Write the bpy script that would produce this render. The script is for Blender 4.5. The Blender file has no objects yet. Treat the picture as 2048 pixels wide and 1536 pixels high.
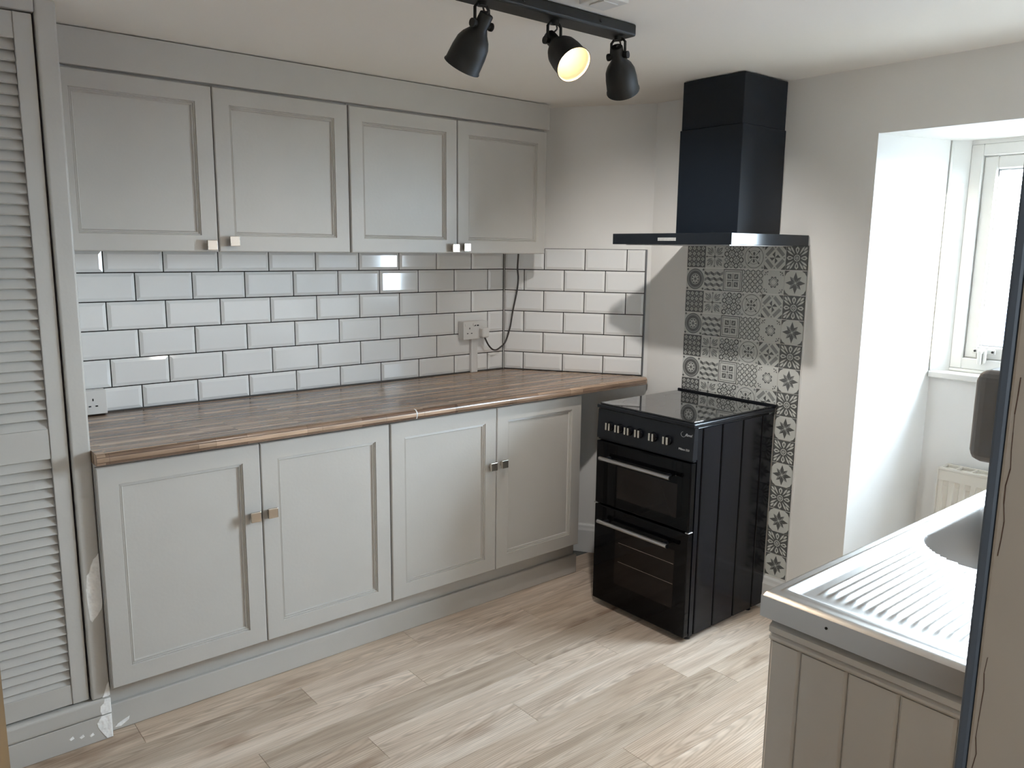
import bpy, bmesh, math, random
from mathutils import Vector, Matrix
random.seed(7)
PI = math.pi
SC = bpy.context.scene
COL = SC.collection

# ------------------------------------------------------------------ camera
cam_d = bpy.data.cameras.new('camera')
cam_d.sensor_fit = 'HORIZONTAL'; cam_d.sensor_width = 36.0
cam_d.lens = 36.0 * 1589.955 / 2048.0
cam_d.clip_start = 0.01; cam_d.clip_end = 500
cam = bpy.data.objects.new('camera', cam_d); COL.objects.link(cam)
CR = Vector((0.63794836, 0.76999839, 0.01115198))
CU = Vector((-0.13607396, 0.09846072, 0.98579377))
CF = Vector((-0.75796159, 0.63040301, -0.16758959))
CP = Vector((1.70069, -2.93181, 1.52571))
cam.matrix_world = Matrix(((CR.x, CU.x, -CF.x, CP.x), (CR.y, CU.y, -CF.y, CP.y), (CR.z, CU.z, -CF.z, CP.z), (0, 0, 0, 1)))
SC.camera = cam

# ------------------------------------------------------------------ light
W = bpy.data.worlds.new('sky'); SC.world = W; W.use_nodes = True
bg = W.node_tree.nodes['Background']
bg.inputs[0].default_value = (0.74, 0.875, 1.0, 1)
bg.inputs[1].default_value = 70.0
sun_d = bpy.data.lights.new('sun', 'SUN'); sun_d.energy = 70.0; sun_d.angle = math.radians(0.6)
sun_d.color = (1.0, 0.94, 0.84)
sun = bpy.data.objects.new('sun', sun_d); COL.objects.link(sun)
sun.rotation_euler = Vector((-3.95, -1.0, -0.70)).to_track_quat('-Z', 'Y').to_euler()
pd = bpy.data.lights.new('window_portal', 'AREA'); pd.shape = 'RECTANGLE'; pd.size = 1.10; pd.size_y = 0.92
pd.cycles.is_portal = True
po = bpy.data.objects.new('window_portal', pd); COL.objects.link(po)
po.location = (0.91, 0.60, 1.49); po.rotation_euler = Vector((0, -1, 0)).to_track_quat('-Z', 'Z').to_euler()

pd2 = bpy.data.lights.new('hall_portal', 'AREA'); pd2.shape = 'RECTANGLE'; pd2.size = 0.30; pd2.size_y = 0.18; pd2.cycles.is_portal = True  # guides sky sampling through the added hall opening
po2 = bpy.data.objects.new('hall_portal', pd2); COL.objects.link(po2)
po2.location = (2.35, -3.56, 1.49); po2.rotation_euler = Vector((0, 1, 0)).to_track_quat('-Z', 'Z').to_euler()

VS = SC.view_settings
SC.display_settings.display_device = 'sRGB'
VS.view_transform = 'Standard'; VS.look = 'None'; VS.exposure = 0.10; VS.gamma = 1.0; VS.use_curve_mapping = False
SC.cycles.use_denoising = True
SC.cycles.use_adaptive_sampling = True; SC.cycles.adaptive_threshold = 0.04
SC.cycles.max_bounces = 7; SC.cycles.diffuse_bounces = 5; SC.cycles.glossy_bounces = 4
SC.cycles.transmission_bounces = 6; SC.cycles.sample_clamp_indirect = 6.0
SC.cycles.caustics_reflective = False; SC.cycles.caustics_refractive = False

SPOT_W = {'s1': 10.0, 's2': 78.0, 's3': 42.0}
CONE = {'s1': 88, 's2': 110, 's3': 98}
LAMP_COL = {'s1': (1.0, 0.95, 0.88), 's2': (1.0, 0.78, 0.55), 's3': (1.0, 0.98, 0.95)}

# ------------------------------------------------------------------ materials
def new_mat(name):
    m = bpy.data.materials.new(name); m.use_nodes = True
    return m, m.node_tree, m.node_tree.nodes['Principled BSDF']
def N(t, ty, **kw):
    n = t.nodes.new(ty)
    for k, v in kw.items(): setattr(n, k, v)
    return n
def L(t, a, b): t.links.new(a, b)
def rgb(c): return (c[0], c[1], c[2], 1)
def ramp(t, src, stops):
    r = N(t, 'ShaderNodeValToRGB'); L(t, src, r.inputs[0])
    el = r.color_ramp.elements
    while len(el) < len(stops): el.new(0.5)
    for e, (p, c) in zip(el, stops):
        e.position = p; e.color = rgb(c)
    return r.outputs[0]
def simple(name, col, rough=0.5, metal=0.0, bump=0.0, bscale=60.0, var=0.0, vscale=3.0, spec=0.5, coat=0.0):
    m, t, b = new_mat(name)
    b.inputs['Base Color'].default_value = rgb(col); b.inputs['Roughness'].default_value = rough
    b.inputs['Metallic'].default_value = metal; b.inputs['Specular IOR Level'].default_value = spec
    b.inputs['Coat Weight'].default_value = coat
    tc = N(t, 'ShaderNodeTexCoord')
    if var > 0:
        n = N(t, 'ShaderNodeTexNoise'); n.inputs['Scale'].default_value = vscale; n.inputs['Detail'].default_value = 2
        L(t, tc.outputs['Object'], n.inputs['Vector'])
        lo = tuple(max(0, c * (1 - var)) for c in col); hi = tuple(min(1, c * (1 + var)) for c in col)
        L(t, ramp(t, n.outputs[0], [(0.3, lo), (0.7, hi)]), b.inputs['Base Color'])
    if bump > 0:
        n = N(t, 'ShaderNodeTexNoise'); n.inputs['Scale'].default_value = bscale; n.inputs['Detail'].default_value = 1
        L(t, tc.outputs['Object'], n.inputs['Vector'])
        bp = N(t, 'ShaderNodeBump'); bp.inputs['Strength'].default_value = bump; bp.inputs['Distance'].default_value = 0.004
        L(t, n.outputs[0], bp.inputs['Height']); L(t, bp.outputs[0], b.inputs['Normal'])
    return m

M = {}
M['wall'] = simple('wall_paint', (0.79, 0.77, 0.735), 0.75, bump=0.25, bscale=14, var=0.02)
M['ceiling'] = simple('ceiling_paint', (0.88, 0.835, 0.775), 0.85, bump=0.2, bscale=9)
M['reveal'] = simple('reveal_paint', (0.80, 0.79, 0.77), 0.6, bump=0.35, bscale=12)
M['grey'] = simple('grey_cupboard_paint', (0.50, 0.474, 0.436), 0.42, bump=0.06, bscale=90, var=0.02, vscale=6)
M['skirt'] = simple('white_gloss_paint', (0.72, 0.71, 0.69), 0.35)
M['dark_void'] = simple('dark_interior', (0.02, 0.018, 0.016), 0.9)
M['grout'] = simple('dark_grout', (0.016, 0.014, 0.013), 0.9)
M['tile'] = simple('white_glazed_ceramic', (0.80, 0.79, 0.77), 0.09, var=0.015, vscale=2, coat=0.3)
M['trim'] = simple('grey_edge_trim', (0.16, 0.16, 0.165), 0.4, metal=0.6)
M['white_plastic'] = simple('white_plastic', (0.68, 0.66, 0.63), 0.35)
M['black_hole'] = simple('black_slot', (0.01, 0.01, 0.01), 0.8)
M['nickel'] = simple('brushed_nickel', (0.62, 0.57, 0.51), 0.26, metal=1.0)
M['steel'] = simple('brushed_steel', (0.50, 0.50, 0.50), 0.3, metal=1.0, bump=0.03, bscale=200)
M['black_enamel'] = simple('black_enamel', (0.004, 0.0045, 0.007), 0.16, spec=0.22)
M['black_panel'] = simple('black_satin_panel', (0.007, 0.008, 0.011), 0.28, spec=0.3)
M['black_glass'] = simple('black_glass', (0.004, 0.004, 0.005), 0.04, coat=0.5)
M['oven_black'] = simple('black_oven_door_glass', (0.0025, 0.0025, 0.003), 0.06, spec=0.16)
M['oven_window'] = simple('smoked_oven_glass', (0.011, 0.008, 0.007), 0.08, spec=0.25)
M['wire'] = simple('shelf_wire', (0.35, 0.30, 0.26), 0.4, metal=0.8)
M['hood'] = simple('black_hood_metal', (0.005, 0.008, 0.013), 0.32, spec=0.3)
M['hood_slab'] = simple('black_hood_gloss', (0.006, 0.008, 0.011), 0.14, spec=0.35)
M['lampblack'] = simple('charcoal_lamp_metal', (0.013, 0.0122, 0.0105), 0.5, spec=0.3)
M['print'] = simple('pale_print', (0.55, 0.56, 0.57), 0.5)
M['plaster'] = simple('bare_filler', (0.92, 0.90, 0.87), 0.9, bump=1.0, bscale=70, var=0.07, vscale=45)
M['radiator'] = simple('cream_radiator_enamel', (0.66, 0.62, 0.55), 0.4)
M['upvc'] = simple('white_window_plastic', (0.78, 0.77, 0.74), 0.35)
M['cable'] = simple('dark_flex', (0.045, 0.038, 0.034), 0.5)
M['switch'] = simple('grey_plastic', (0.42, 0.43, 0.45), 0.5)
M['jamb'] = simple('beige_jamb_paint', (0.42, 0.335, 0.255), 0.65, bump=0.3, bscale=30, var=0.06, vscale=5)
M['jamb_edge'] = simple('edge_blue_light', (0.085, 0.095, 0.11), 0.5)  # bluish light on the rounded jamb edge, put into the colour
M['crack'] = simple('crack_brown', (0.10, 0.05, 0.03), 0.9)  # dark brown line of the cracked paint
M['doorwood'] = simple('varnished_brown_wood', (0.15, 0.085, 0.03), 0.45, var=0.2, vscale=14)
M['slate'] = simple('blue_grey_slate', (0.10, 0.13, 0.19), 0.6, var=0.15, vscale=4)
M['render'] = simple('pale_house_render', (0.45, 0.45, 0.44), 0.8)
M['ground'] = simple('outdoor_ground', (0.10, 0.10, 0.09), 0.9, var=0.2)
M['rail'] = simple('dark_sealant', (0.05, 0.045, 0.04), 0.7)
M['tp_dark'] = simple('print_charcoal', (0.115, 0.117, 0.112), 0.22)
M['tp_mid'] = simple('print_mid_grey', (0.27, 0.272, 0.26), 0.22)
M['tp_light'] = simple('print_off_white', (0.60, 0.60, 0.56), 0.22)

m, t, b = new_mat('window_glass')
for n in list(t.nodes):
    if n.type != 'OUTPUT_MATERIAL': t.nodes.remove(n)
out = [n for n in t.nodes if n.type == 'OUTPUT_MATERIAL'][0]
tr = N(t, 'ShaderNodeBsdfTransparent'); tr.inputs[0].default_value = (0.93, 0.95, 0.96, 1)
gl = N(t, 'ShaderNodeBsdfGlossy'); gl.inputs['Roughness'].default_value = 0.02
mx = N(t, 'ShaderNodeMixShader'); mx.inputs[0].default_value = 0.05
L(t, tr.outputs[0], mx.inputs[1]); L(t, gl.outputs[0], mx.inputs[2]); L(t, mx.outputs[0], out.inputs[0])
M['glass'] = m

m, t, b = new_mat('warm_led_glow')
b.inputs['Base Color'].default_value = (1, 0.9, 0.75, 1)
b.inputs['Emission Color'].default_value = (1.0, 0.83, 0.60, 1); b.inputs['Emission Strength'].default_value = 4.5
M['glow'] = m
M['shade_in'] = simple('cream_shade_lining', (0.80, 0.70, 0.52), 0.45)

# bleached oak floor plank: grain runs along local Y, offset per object
m, t, b = new_mat('bleached_oak_plank')
tc = N(t, 'ShaderNodeTexCoord'); oi = N(t, 'ShaderNodeObjectInfo')
sc_ = N(t, 'ShaderNodeVectorMath', operation='SCALE'); sc_.inputs[0].default_value = (17.0, 31.0, 5.0); L(t, oi.outputs['Random'], sc_.inputs['Scale'])
ad = N(t, 'ShaderNodeVectorMath', operation='ADD'); L(t, tc.outputs['Object'], ad.inputs[0]); L(t, sc_.outputs[0], ad.inputs[1])
mp = N(t, 'ShaderNodeMapping'); mp.inputs['Scale'].default_value = (16.0, 1.5, 1.0); L(t, ad.outputs[0], mp.inputs['Vector'])
n1 = N(t, 'ShaderNodeTexNoise'); n1.inputs['Scale'].default_value = 1.4; n1.inputs['Detail'].default_value = 7; n1.inputs['Distortion'].default_value = 1.1
L(t, mp.outputs[0], n1.inputs['Vector'])
sc2_ = N(t, 'ShaderNodeVectorMath', operation='SCALE'); sc2_.inputs[0].default_value = (-0.16, -0.95, 0.0); L(t, oi.outputs['Random'], sc2_.inputs['Scale'])
ad2 = N(t, 'ShaderNodeVectorMath', operation='ADD'); L(t, tc.outputs['Object'], ad2.inputs[0]); L(t, sc2_.outputs[0], ad2.inputs[1])
mp2 = N(t, 'ShaderNodeMapping'); mp2.inputs['Scale'].default_value = (9.0, 0.62, 1.0); L(t, ad2.outputs[0], mp2.inputs['Vector'])
wv = N(t, 'ShaderNodeTexWave', wave_type='RINGS', rings_direction='Z'); wv.inputs['Scale'].default_value = 5.5; wv.inputs['Distortion'].default_value = 3.2
wv.inputs['Detail'].default_value = 3.0; wv.inputs['Detail Scale'].default_value = 1.6; L(t, mp2.outputs[0], wv.inputs['Vector'])
mp3 = N(t, 'ShaderNodeMapping'); mp3.inputs['Scale'].default_value = (120.0, 4.0, 1.0); L(t, ad.outputs[0], mp3.inputs['Vector'])
n3 = N(t, 'ShaderNodeTexNoise'); n3.inputs['Scale'].default_value = 1.0; n3.inputs['Detail'].default_value = 3; L(t, mp3.outputs[0], n3.inputs['Vector'])
mp4 = N(t, 'ShaderNodeMapping'); mp4.inputs['Scale'].default_value = (9.0, 3.0, 1.0); L(t, ad.outputs[0], mp4.inputs['Vector'])
n4 = N(t, 'ShaderNodeTexNoise'); n4.inputs['Scale'].default_value = 1.0; n4.inputs['Detail'].default_value = 3; L(t, mp4.outputs[0], n4.inputs['Vector'])
base = ramp(t, n1.outputs[0], [(0.25, (0.45, 0.345, 0.265)), (0.48, (0.59, 0.475, 0.378)), (0.74, (0.72, 0.61, 0.51))])
g2 = ramp(t, wv.outputs['Fac'], [(0.0, (0.84, 0.825, 0.81)), (0.45, (1.0, 1.0, 1.0)), (1.0, (1.07, 1.07, 1.07))])
g3 = ramp(t, n3.outputs[0], [(0.3, (0.86, 0.85, 0.84)), (0.65, (1.04, 1.04, 1.04))])
g4 = ramp(t, n4.outputs[0], [(0.24, (0.62, 0.56, 0.52)), (0.40, (1.0, 1.0, 1.0))])
def mul(a, c):
    mm = N(t, 'ShaderNodeMix', data_type='RGBA', blend_type='MULTIPLY'); mm.inputs['Factor'].default_value = 1.0
    L(t, a, mm.inputs['A']); L(t, c, mm.inputs['B']); return mm.outputs['Result']
col = mul(mul(mul(mul(base, g2), g3), g4), oi.outputs['Color'])
L(t, col, b.inputs['Base Color']); b.inputs['Roughness'].default_value = 0.42; b.inputs['Specular IOR Level'].default_value = 0.35
bp = N(t, 'ShaderNodeBump'); bp.inputs['Strength'].default_value = 0.12; bp.inputs['Distance'].default_value = 0.002
L(t, n3.outputs[0], bp.inputs['Height']); L(t, bp.outputs[0], b.inputs['Normal'])
M['plank'] = m

# walnut stave laminate worktop: staves run along world Y
m, t, b = new_mat('walnut_stave_laminate')
tc = N(t, 'ShaderNodeTexCoord')
mp = N(t, 'ShaderNodeMapping'); mp.inputs['Rotation'].default_value = (0, 0, PI / 2); L(t, tc.outputs['Object'], mp.inputs['Vector'])
def brick(offs, w, h, ca, cb):
    mq = N(t, 'ShaderNodeMapping'); mq.inputs['Location'].default_value = offs; L(t, mp.outputs[0], mq.inputs['Vector'])
    k = N(t, 'ShaderNodeTexBrick'); k.offset = 0.37; k.offset_frequency = 2; k.squash = 1.0
    k.inputs['Color1'].default_value = rgb(ca); k.inputs['Color2'].default_value = rgb(cb); k.inputs['Mortar'].default_value = rgb(tuple(x * 0.5 for x in ca))
    k.inputs['Scale'].default_value = 1.0; k.inputs['Mortar Size'].default_value = 0.0004; k.inputs['Mortar Smooth'].default_value = 0.3; k.inputs['Bias'].default_value = 0.0
    k.inputs['Brick Width'].default_value = w; k.inputs['Row Height'].default_value = h
    L(t, mq.outputs[0], k.inputs['Vector']); return k.outputs['Color']
k1 = brick((0.13, 0.0, 0), 0.42, 0.0095, (0.15, 0.092, 0.065), (0.58, 0.43, 0.32))
k2 = brick((0.47, 0.0, 0), 0.31, 0.019, (0.55, 0.50, 0.46), (1.15, 1.1, 1.05))
gn = N(t, 'ShaderNodeTexNoise'); gn.inputs['Scale'].default_value = 1.0; gn.inputs['Detail'].default_value = 4
mg = N(t, 'ShaderNodeMapping'); mg.inputs['Scale'].default_value = (9.0, 190.0, 60.0); L(t, mp.outputs[0], mg.inputs['Vector']); L(t, mg.outputs[0], gn.inputs['Vector'])
gr = ramp(t, gn.outputs[0], [(0.3, (0.72, 0.70, 0.68)), (0.7, (1.15, 1.14, 1.12))])
L(t, mul(mul(k1, k2), gr), b.inputs['Base Color']); b.inputs['Roughness'].default_value = 0.24; b.inputs['Specular IOR Level'].default_value = 0.8
M['walnut'] = m

# ------------------------------------------------------------------ mesh helpers
ABS = {}
class MB:
    def __init__(s): s.v = []; s.f = []; s.m = []; s.sm = []
    def add(s, vs, fs, mi=0, smooth=False):
        o = len(s.v); s.v += [Vector(p) for p in vs]
        for f in fs: s.f.append([i + o for i in f]); s.m.append(mi); s.sm.append(smooth)
        return s
    def box(s, a, c, mi=0, bev=0.0, seg=2):
        x0, y0, z0 = [min(p, q) for p, q in zip(a, c)]; x1, y1, z1 = [max(p, q) for p, q in zip(a, c)]
        vs = [(x0, y0, z0), (x1, y0, z0), (x1, y1, z0), (x0, y1, z0), (x0, y0, z1), (x1, y0, z1), (x1, y1, z1), (x0, y1, z1)]
        fs = [(3, 2, 1, 0), (4, 5, 6, 7), (0, 1, 5, 4), (1, 2, 6, 5), (2, 3, 7, 6), (3, 0, 4, 7)]
        if bev <= 0: return s.add(vs, fs, mi)
        bm = bmesh.new(); bv = [bm.verts.new(p) for p in vs]
        for f in fs: bm.faces.new([bv[i] for i in f])
        bmesh.ops.bevel(bm, geom=bm.edges[:], offset=bev, segments=seg, profile=0.5, affect='EDGES')
        bm.verts.index_update()
        s.add([v.co.copy() for v in bm.verts], [[v.index for v in f.verts] for f in bm.faces], mi); bm.free(); return s
    def prism(s, pts, z0, z1, mi=0):      # pts ccw in xy
        n = len(pts)
        vs = [(p[0], p[1], z0) for p in pts] + [(p[0], p[1], z1) for p in pts]
        fs = [tuple(reversed(range(n))), tuple(range(n, 2 * n))] + [(i, (i + 1) % n, n + (i + 1) % n, n + i) for i in range(n)]
        return s.add(vs, fs, mi)
    def lathe(s, prof, o, axis, mi=0, seg=28, cap0=True, cap1=True):
        o = Vector(o); a = Vector(axis).normalized()
        u = a.cross(Vector((0, 0, 1)) if abs(a.z) < 0.9 else Vector((1, 0, 0))).normalized(); w = a.cross(u)
        vs = []; fs = []
        for (d, r) in prof:
            for k in range(seg):
                an = 2 * PI * k / seg; vs.append(o + a * d + (u * math.cos(an) + w * math.sin(an)) * r)
        for i in range(len(prof) - 1):
            for k in range(seg):
                fs.append((i * seg + k, i * seg + (k + 1) % seg, (i + 1) * seg + (k + 1) % seg, (i + 1) * seg + k))
        s.add(vs, fs, mi, True)
        if cap0: s.add(vs[:seg], [tuple(reversed(range(seg)))], mi)
        if cap1: s.add(vs[-seg:], [tuple(range(seg))], mi)
        return s
    def cyl(s, a, c, r, mi=0, seg=20):
        a = Vector(a); c = Vector(c); return s.lathe([(0, r), ((c - a).length, r)], a, c - a, mi, seg)
    def tube(s, pts, r, mi=0, seg=10):
        P = [Vector(p) for p in pts]; n = len(P); vs = []; fs = []; prev = None
        for i in range(n):
            d = (P[min(i + 1, n - 1)] - P[max(i - 1, 0)]).normalized()
            u = d.cross(Vector((0, 0, 1)) if prev is None else prev.cross(d).cross(d) * -1)
            if prev is None:
                if u.length < 1e-4: u = d.cross(Vector((1, 0, 0)))
                u.normalize()
            else: u = (prev - d * prev.dot(d)).normalized()
            prev = u; w = d.cross(u)
            for k in range(seg):
                an = 2 * PI * k / seg; vs.append(P[i] + (u * math.cos(an) + w * math.sin(an)) * r)
        for i in range(n - 1):
            for k in range(seg): fs.append((i * seg + k, i * seg + (k + 1) % seg, (i + 1) * seg + (k + 1) % seg, (i + 1) * seg + k))
        fs2 = [tuple(reversed(range(seg))), tuple(range((n - 1) * seg, n * seg))]
        s.add(vs, fs, mi, True); s.add(vs, fs2, mi); return s
    def mesh(s, name, mats, org=Vector((0, 0, 0))):
        me = bpy.data.meshes.new(name)
        me.from_pydata([tuple(p - org) for p in s.v], [], s.f)
        for mm in (mats if isinstance(mats, (list, tuple)) else [mats]): me.materials.append(M[mm])
        me.polygons.foreach_set('material_index', s.m); me.polygons.foreach_set('use_smooth', s.sm)
        bm = bmesh.new(); bm.from_mesh(me); bmesh.ops.recalc_face_normals(bm, faces=bm.faces[:]); bm.to_mesh(me); bm.free()
        me.update(); return me
    def build(s, name, mats, parent=None, loc=None):
        base = ABS[parent.name] if parent else Vector((0, 0, 0))
        org = Vector(loc) if loc is not None else base
        o = bpy.data.objects.new(name, s.mesh(name, mats, org)); COL.objects.link(o)
        o.location = org - base; o.parent = parent; ABS[o.name] = org
        return o
def inst(name, me, parent, loc, color=None):
    base = ABS[parent.name] if parent else Vector((0, 0, 0))
    o = bpy.data.objects.new(name, me); COL.objects.link(o); o.parent = parent
    o.location = Vector(loc) - base; ABS[o.name] = Vector(loc)
    if color: o.color = color
    return o
def tag(o, label, cat, group=None):
    o['label'] = label; o['category'] = cat
    if group: o['group'] = group
    return o
def thing(name, label, cat, loc, group=None):
    o = bpy.data.objects.new(name, None); COL.objects.link(o); o.location = loc; o.empty_display_size = 0.05
    ABS[o.name] = Vector(loc); return tag(o, label, cat, group)
def struct(o, label=None):
    o['kind'] = 'structure'
    if label: o['label'] = label
    return o
def text_mesh(name, body, size, parent, mat, mtx, shear=0.0):
    cu = bpy.data.curves.new('lettering', 'FONT'); cu.body = body; cu.size = size; cu.extrude = 0.0003; cu.shear = shear
    cu.align_x = 'CENTER'; cu.align_y = 'CENTER'; cu.resolution_u = 3
    to = bpy.data.objects.new('lettering', cu); COL.objects.link(to)
    dg = bpy.context.evaluated_depsgraph_get(); me = bpy.data.meshes.new_from_object(to.evaluated_get(dg))
    bpy.data.objects.remove(to); me.transform(Matrix.Translation(-ABS[parent.name]) @ mtx); me.materials.clear(); me.materials.append(M[mat])
    o = bpy.data.objects.new(name, me); COL.objects.link(o); o.parent = parent; ABS[o.name] = ABS[parent.name]; return o

# ------------------------------------------------------------------ key dimensions (metres, floor z = 0)
AX = -1.4065                      # front plane of tiles on the left wall
KX, KY = -1.4065, -0.4046         # corner left wall / diagonal wall
AB = 0.5895; DBX, DBY = math.cos(AB), math.sin(AB); NBX, NBY = math.sin(AB), -math.cos(AB)
SEAM_X = KX + (-KY) / math.tan(AB)
CEIL = 2.19; WT = 0.925
XR = 1.53; YF = -3.45             # right wall face, front wall face
TZ = 1.529                        # top of the metro tiling

# ------------------------------------------------------------------ floor
fl = struct(MB().box((-1.6, YF - 0.1, -0.12), (3.2, 0.8, -0.004)).build('floor', 'ground'))
PW, PL = 0.135, 1.01
ends = {-0.745: -0.84, -0.61: -1.49, -0.475: -1.10, -0.34: -1.81, -0.205: -1.33, -0.07: -0.726, 0.065: -1.62, 0.20: -1.22}
tints = [(1.10, 1.09, 1.08, 1), (0.86, 0.84, 0.81, 1), (1.0, 0.98, 0.95, 1), (0.93, 0.89, 0.85, 1), (1.05, 1.02, 0.98, 1)]
PM = {}
rp = random.Random(3)
k = 0
x = -0.745 - PW * 2
while x < 2.2:
    xr = round(x, 3); e = ends.get(xr, -2.9 + 0.31 * ((k * 5) % 7))
    y = e - PL * 4
    j = 0
    while y < 0.42:
        a, c = max(y, YF), min(y + PL, 0.42); x1 = x + PW
        if c - a > 0.03:
            key = round(c - a, 3)
            if key not in PM:
                PM[key] = MB().box((0.0004, 0.0005, -0.0035), (PW - 0.0004, key - 0.0005, 0.0), bev=0.0004, seg=1).mesh('plank', 'plank')
            ti = tints[rp.randrange(5)]
            if xr == -0.61 and abs(c + 1.49) < 0.02: ti = tints[0]
            if xr == -0.61 and abs(a + 1.49) < 0.02: ti = tints[2]
            if xr == -0.745 and abs(a + 1.85) < 0.02: ti = tints[0]
            if xr == -0.745 and abs(c + 1.85) < 0.02: ti = tints[1]
            if xr == -0.07 and abs(a + 0.726) < 0.02: ti = tints[0]
            if xr == -0.07 and abs(c + 0.726) < 0.02: ti = tints[3]
            if xr == -0.205 and abs(c + 1.33) < 0.02: ti = tints[0]
            inst('plank', PM[key], fl, (x, a, 0.0), ti)
        y += PL; j += 1
    x += PW; k += 1

# ------------------------------------------------------------------ walls, ceiling
WX = AX - 0.0075
wl = struct(MB().box((WX - 0.12, YF, 0), (WX, KY + 0.10, 2.35)).build('wall_left', 'wall'))
T_ = 0.12
kx, ky = KX - NBX * 0.0075, KY - NBY * 0.0075
sx, sy = kx + DBX * 0.735, ky + DBY * 0.735
wd = struct(MB().prism([(kx, ky), (sx, sy), (sx - NBX * T_, sy - NBY * T_), (kx - NBX * T_ - 0.05, ky - NBY * T_)], 0, 2.35).build('wall_diagonal', 'wall'))
OX0, OX1, OZ = 0.24, 1.50, 1.957
mb = MB()
mb.box((SEAM_X - 0.004, 0.0, 0), (OX0, 0.12, 2.35))
mb.box((OX0, 0.0, OZ), (OX1, 0.12, 2.35)); mb.box((OX1, 0.0, 0), (XR + 0.2, 0.12, 2.35))
wb = struct(mb.build('wall_back', 'wall'))
# window recess: splayed left reveal, soffit, right reveal, wall below and beside the window
BX0, BX1, BY = 0.335, 1.48, 0.40
mb = MB()
mb.prism([(OX0, 0.002), (BX0, BY), (BX0, BY + 0.2), (OX0 - 0.14, BY + 0.2), (OX0 - 0.14, 0.121), (OX0, 0.121)][::-1], 0, 2.1)
mb.prism([(OX1, 0.002), (OX1, 0.121), (OX1 + 0.2, 0.121), (OX1 + 0.2, BY + 0.2), (BX1, BY + 0.2), (BX1, BY)][::-1], 0, 2.1)
mb.box((OX0, 0.0015, OZ - 0.003), (OX1, 0.215, 2.1)); mb.box((OX0, 0.218, OZ - 0.001), (OX1, BY + 0.2, 2.1))
mb.box((BX0 - 0.02, BY, 0), (BX1 + 0.02, BY + 0.2, 1.035))
ww = struct(mb.build('wall_window', 'reveal'))
DY0, DY1 = -2.41, -3.24           # doorway in the right wall
mb = MB()
mb.box((XR, DY0 + 0.03, 0), (XR + 0.17, 0.12, 2.35)); mb.box((XR, YF, 0), (XR + 0.17, DY1 - 0.03, 2.35)); mb.box((XR, DY1 - 0.03, 2.05), (XR + 0.17, DY0 + 0.03, 2.35))
wr = struct(mb.build('wall_right', 'wall'))
wf = struct(MB().box((WX, YF - 0.1, 0), (XR + 0.17, YF, 2.35)).build('wall_front', 'wall'))
# dim hall beyond the doorway, where the photographer stands
mb = MB(); mb.box((XR + 1.30, YF - 0.1, 0), (XR + 1.40, -1.3, 2.35)); mb.box((XR + 0.17, -1.4, 0), (XR + 1.40, -1.3, 2.35)); mb.box((XR + 0.17, YF - 0.1, 0), (2.20, YF, 2.35)); mb.box((2.50, YF - 0.1, 0), (XR + 1.40, YF, 2.35)); mb.box((2.20, YF - 0.1, 0), (2.50, YF, 1.40)); mb.box((2.20, YF - 0.1, 1.58), (2.50, YF, 2.35)); mb.box((XR + 0.10, YF - 0.1, 2.2), (XR + 1.40, -1.3, 2.35))  # small sky opening in the hall end wall added to light the jamb
struct(mb.build('wall_hall', 'wall'))
# slightly uneven old ceiling
def cz(x, y):
    def sm(a, c, v):
        q = min(1, max(0, (v - a) / (c - a))); return q * q * (3 - 2 * q)
    return CEIL - 0.026 * sm(-0.5, -1.06, x) * sm(-0.25, -0.5, y)
mb = MB(); nx, ny = 40, 40
gx = [WX - 0.1 + (XR + 0.3 - WX + 0.0) * i / nx for i in range(nx + 1)]; gy = [YF - 0.1 + (0.13 - YF + 0.1) * j / ny for j in range(ny + 1)]
vs = [(a, c, cz(a, c)) for c in gy for a in gx] + [(a, c, 2.36) for c in gy for a in gx]
n0 = (nx + 1) * (ny + 1)
fs = [(j * (nx + 1) + i, j * (nx + 1) + i + 1, (j + 1) * (nx + 1) + i + 1, (j + 1) * (nx + 1) + i) for j in range(ny) for i in range(nx)]
fs += [tuple(n0 + q for q in reversed(f)) for f in fs]
mb.add(vs, fs, 0, True)
struct(mb.build('ceiling', 'ceiling'))
# skirting boards
def skirting(name, p, q, nx_, ny_, h=0.145, th=0.016):
    prof = [(0, 0), (th, 0), (th, h - 0.03), (th - 0.004, h - 0.018), (th - 0.006, h - 0.006), (th - 0.010, h), (0, h)]
    vs = [(p[0] + nx_ * d, p[1] + ny_ * d, z) for d, z in prof] + [(q[0] + nx_ * d, q[1] + ny_ * d, z) for d, z in prof]
    n = len(prof)
    return struct(MB().add(vs, [tuple(range(n)), tuple(reversed(range(n, 2 * n)))] + [(i, i + n, (i + 1) % n + n, (i + 1) % n) for i in range(n)]).build(name, 'skirt'))
skirting('baseboard_diagonal', (kx + DBX * 0.05, ky + DBY * 0.05), (sx - DBX * 0.016, sy - DBY * 0.016), NBX, NBY)
skirting('baseboard_back', (SEAM_X + 0.008, 0), (OX0, 0), 0, -1)
skirting('baseboard_window', (BX0 + 0.01, BY), (BX1 - 0.01, BY), 0, -1)

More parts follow.
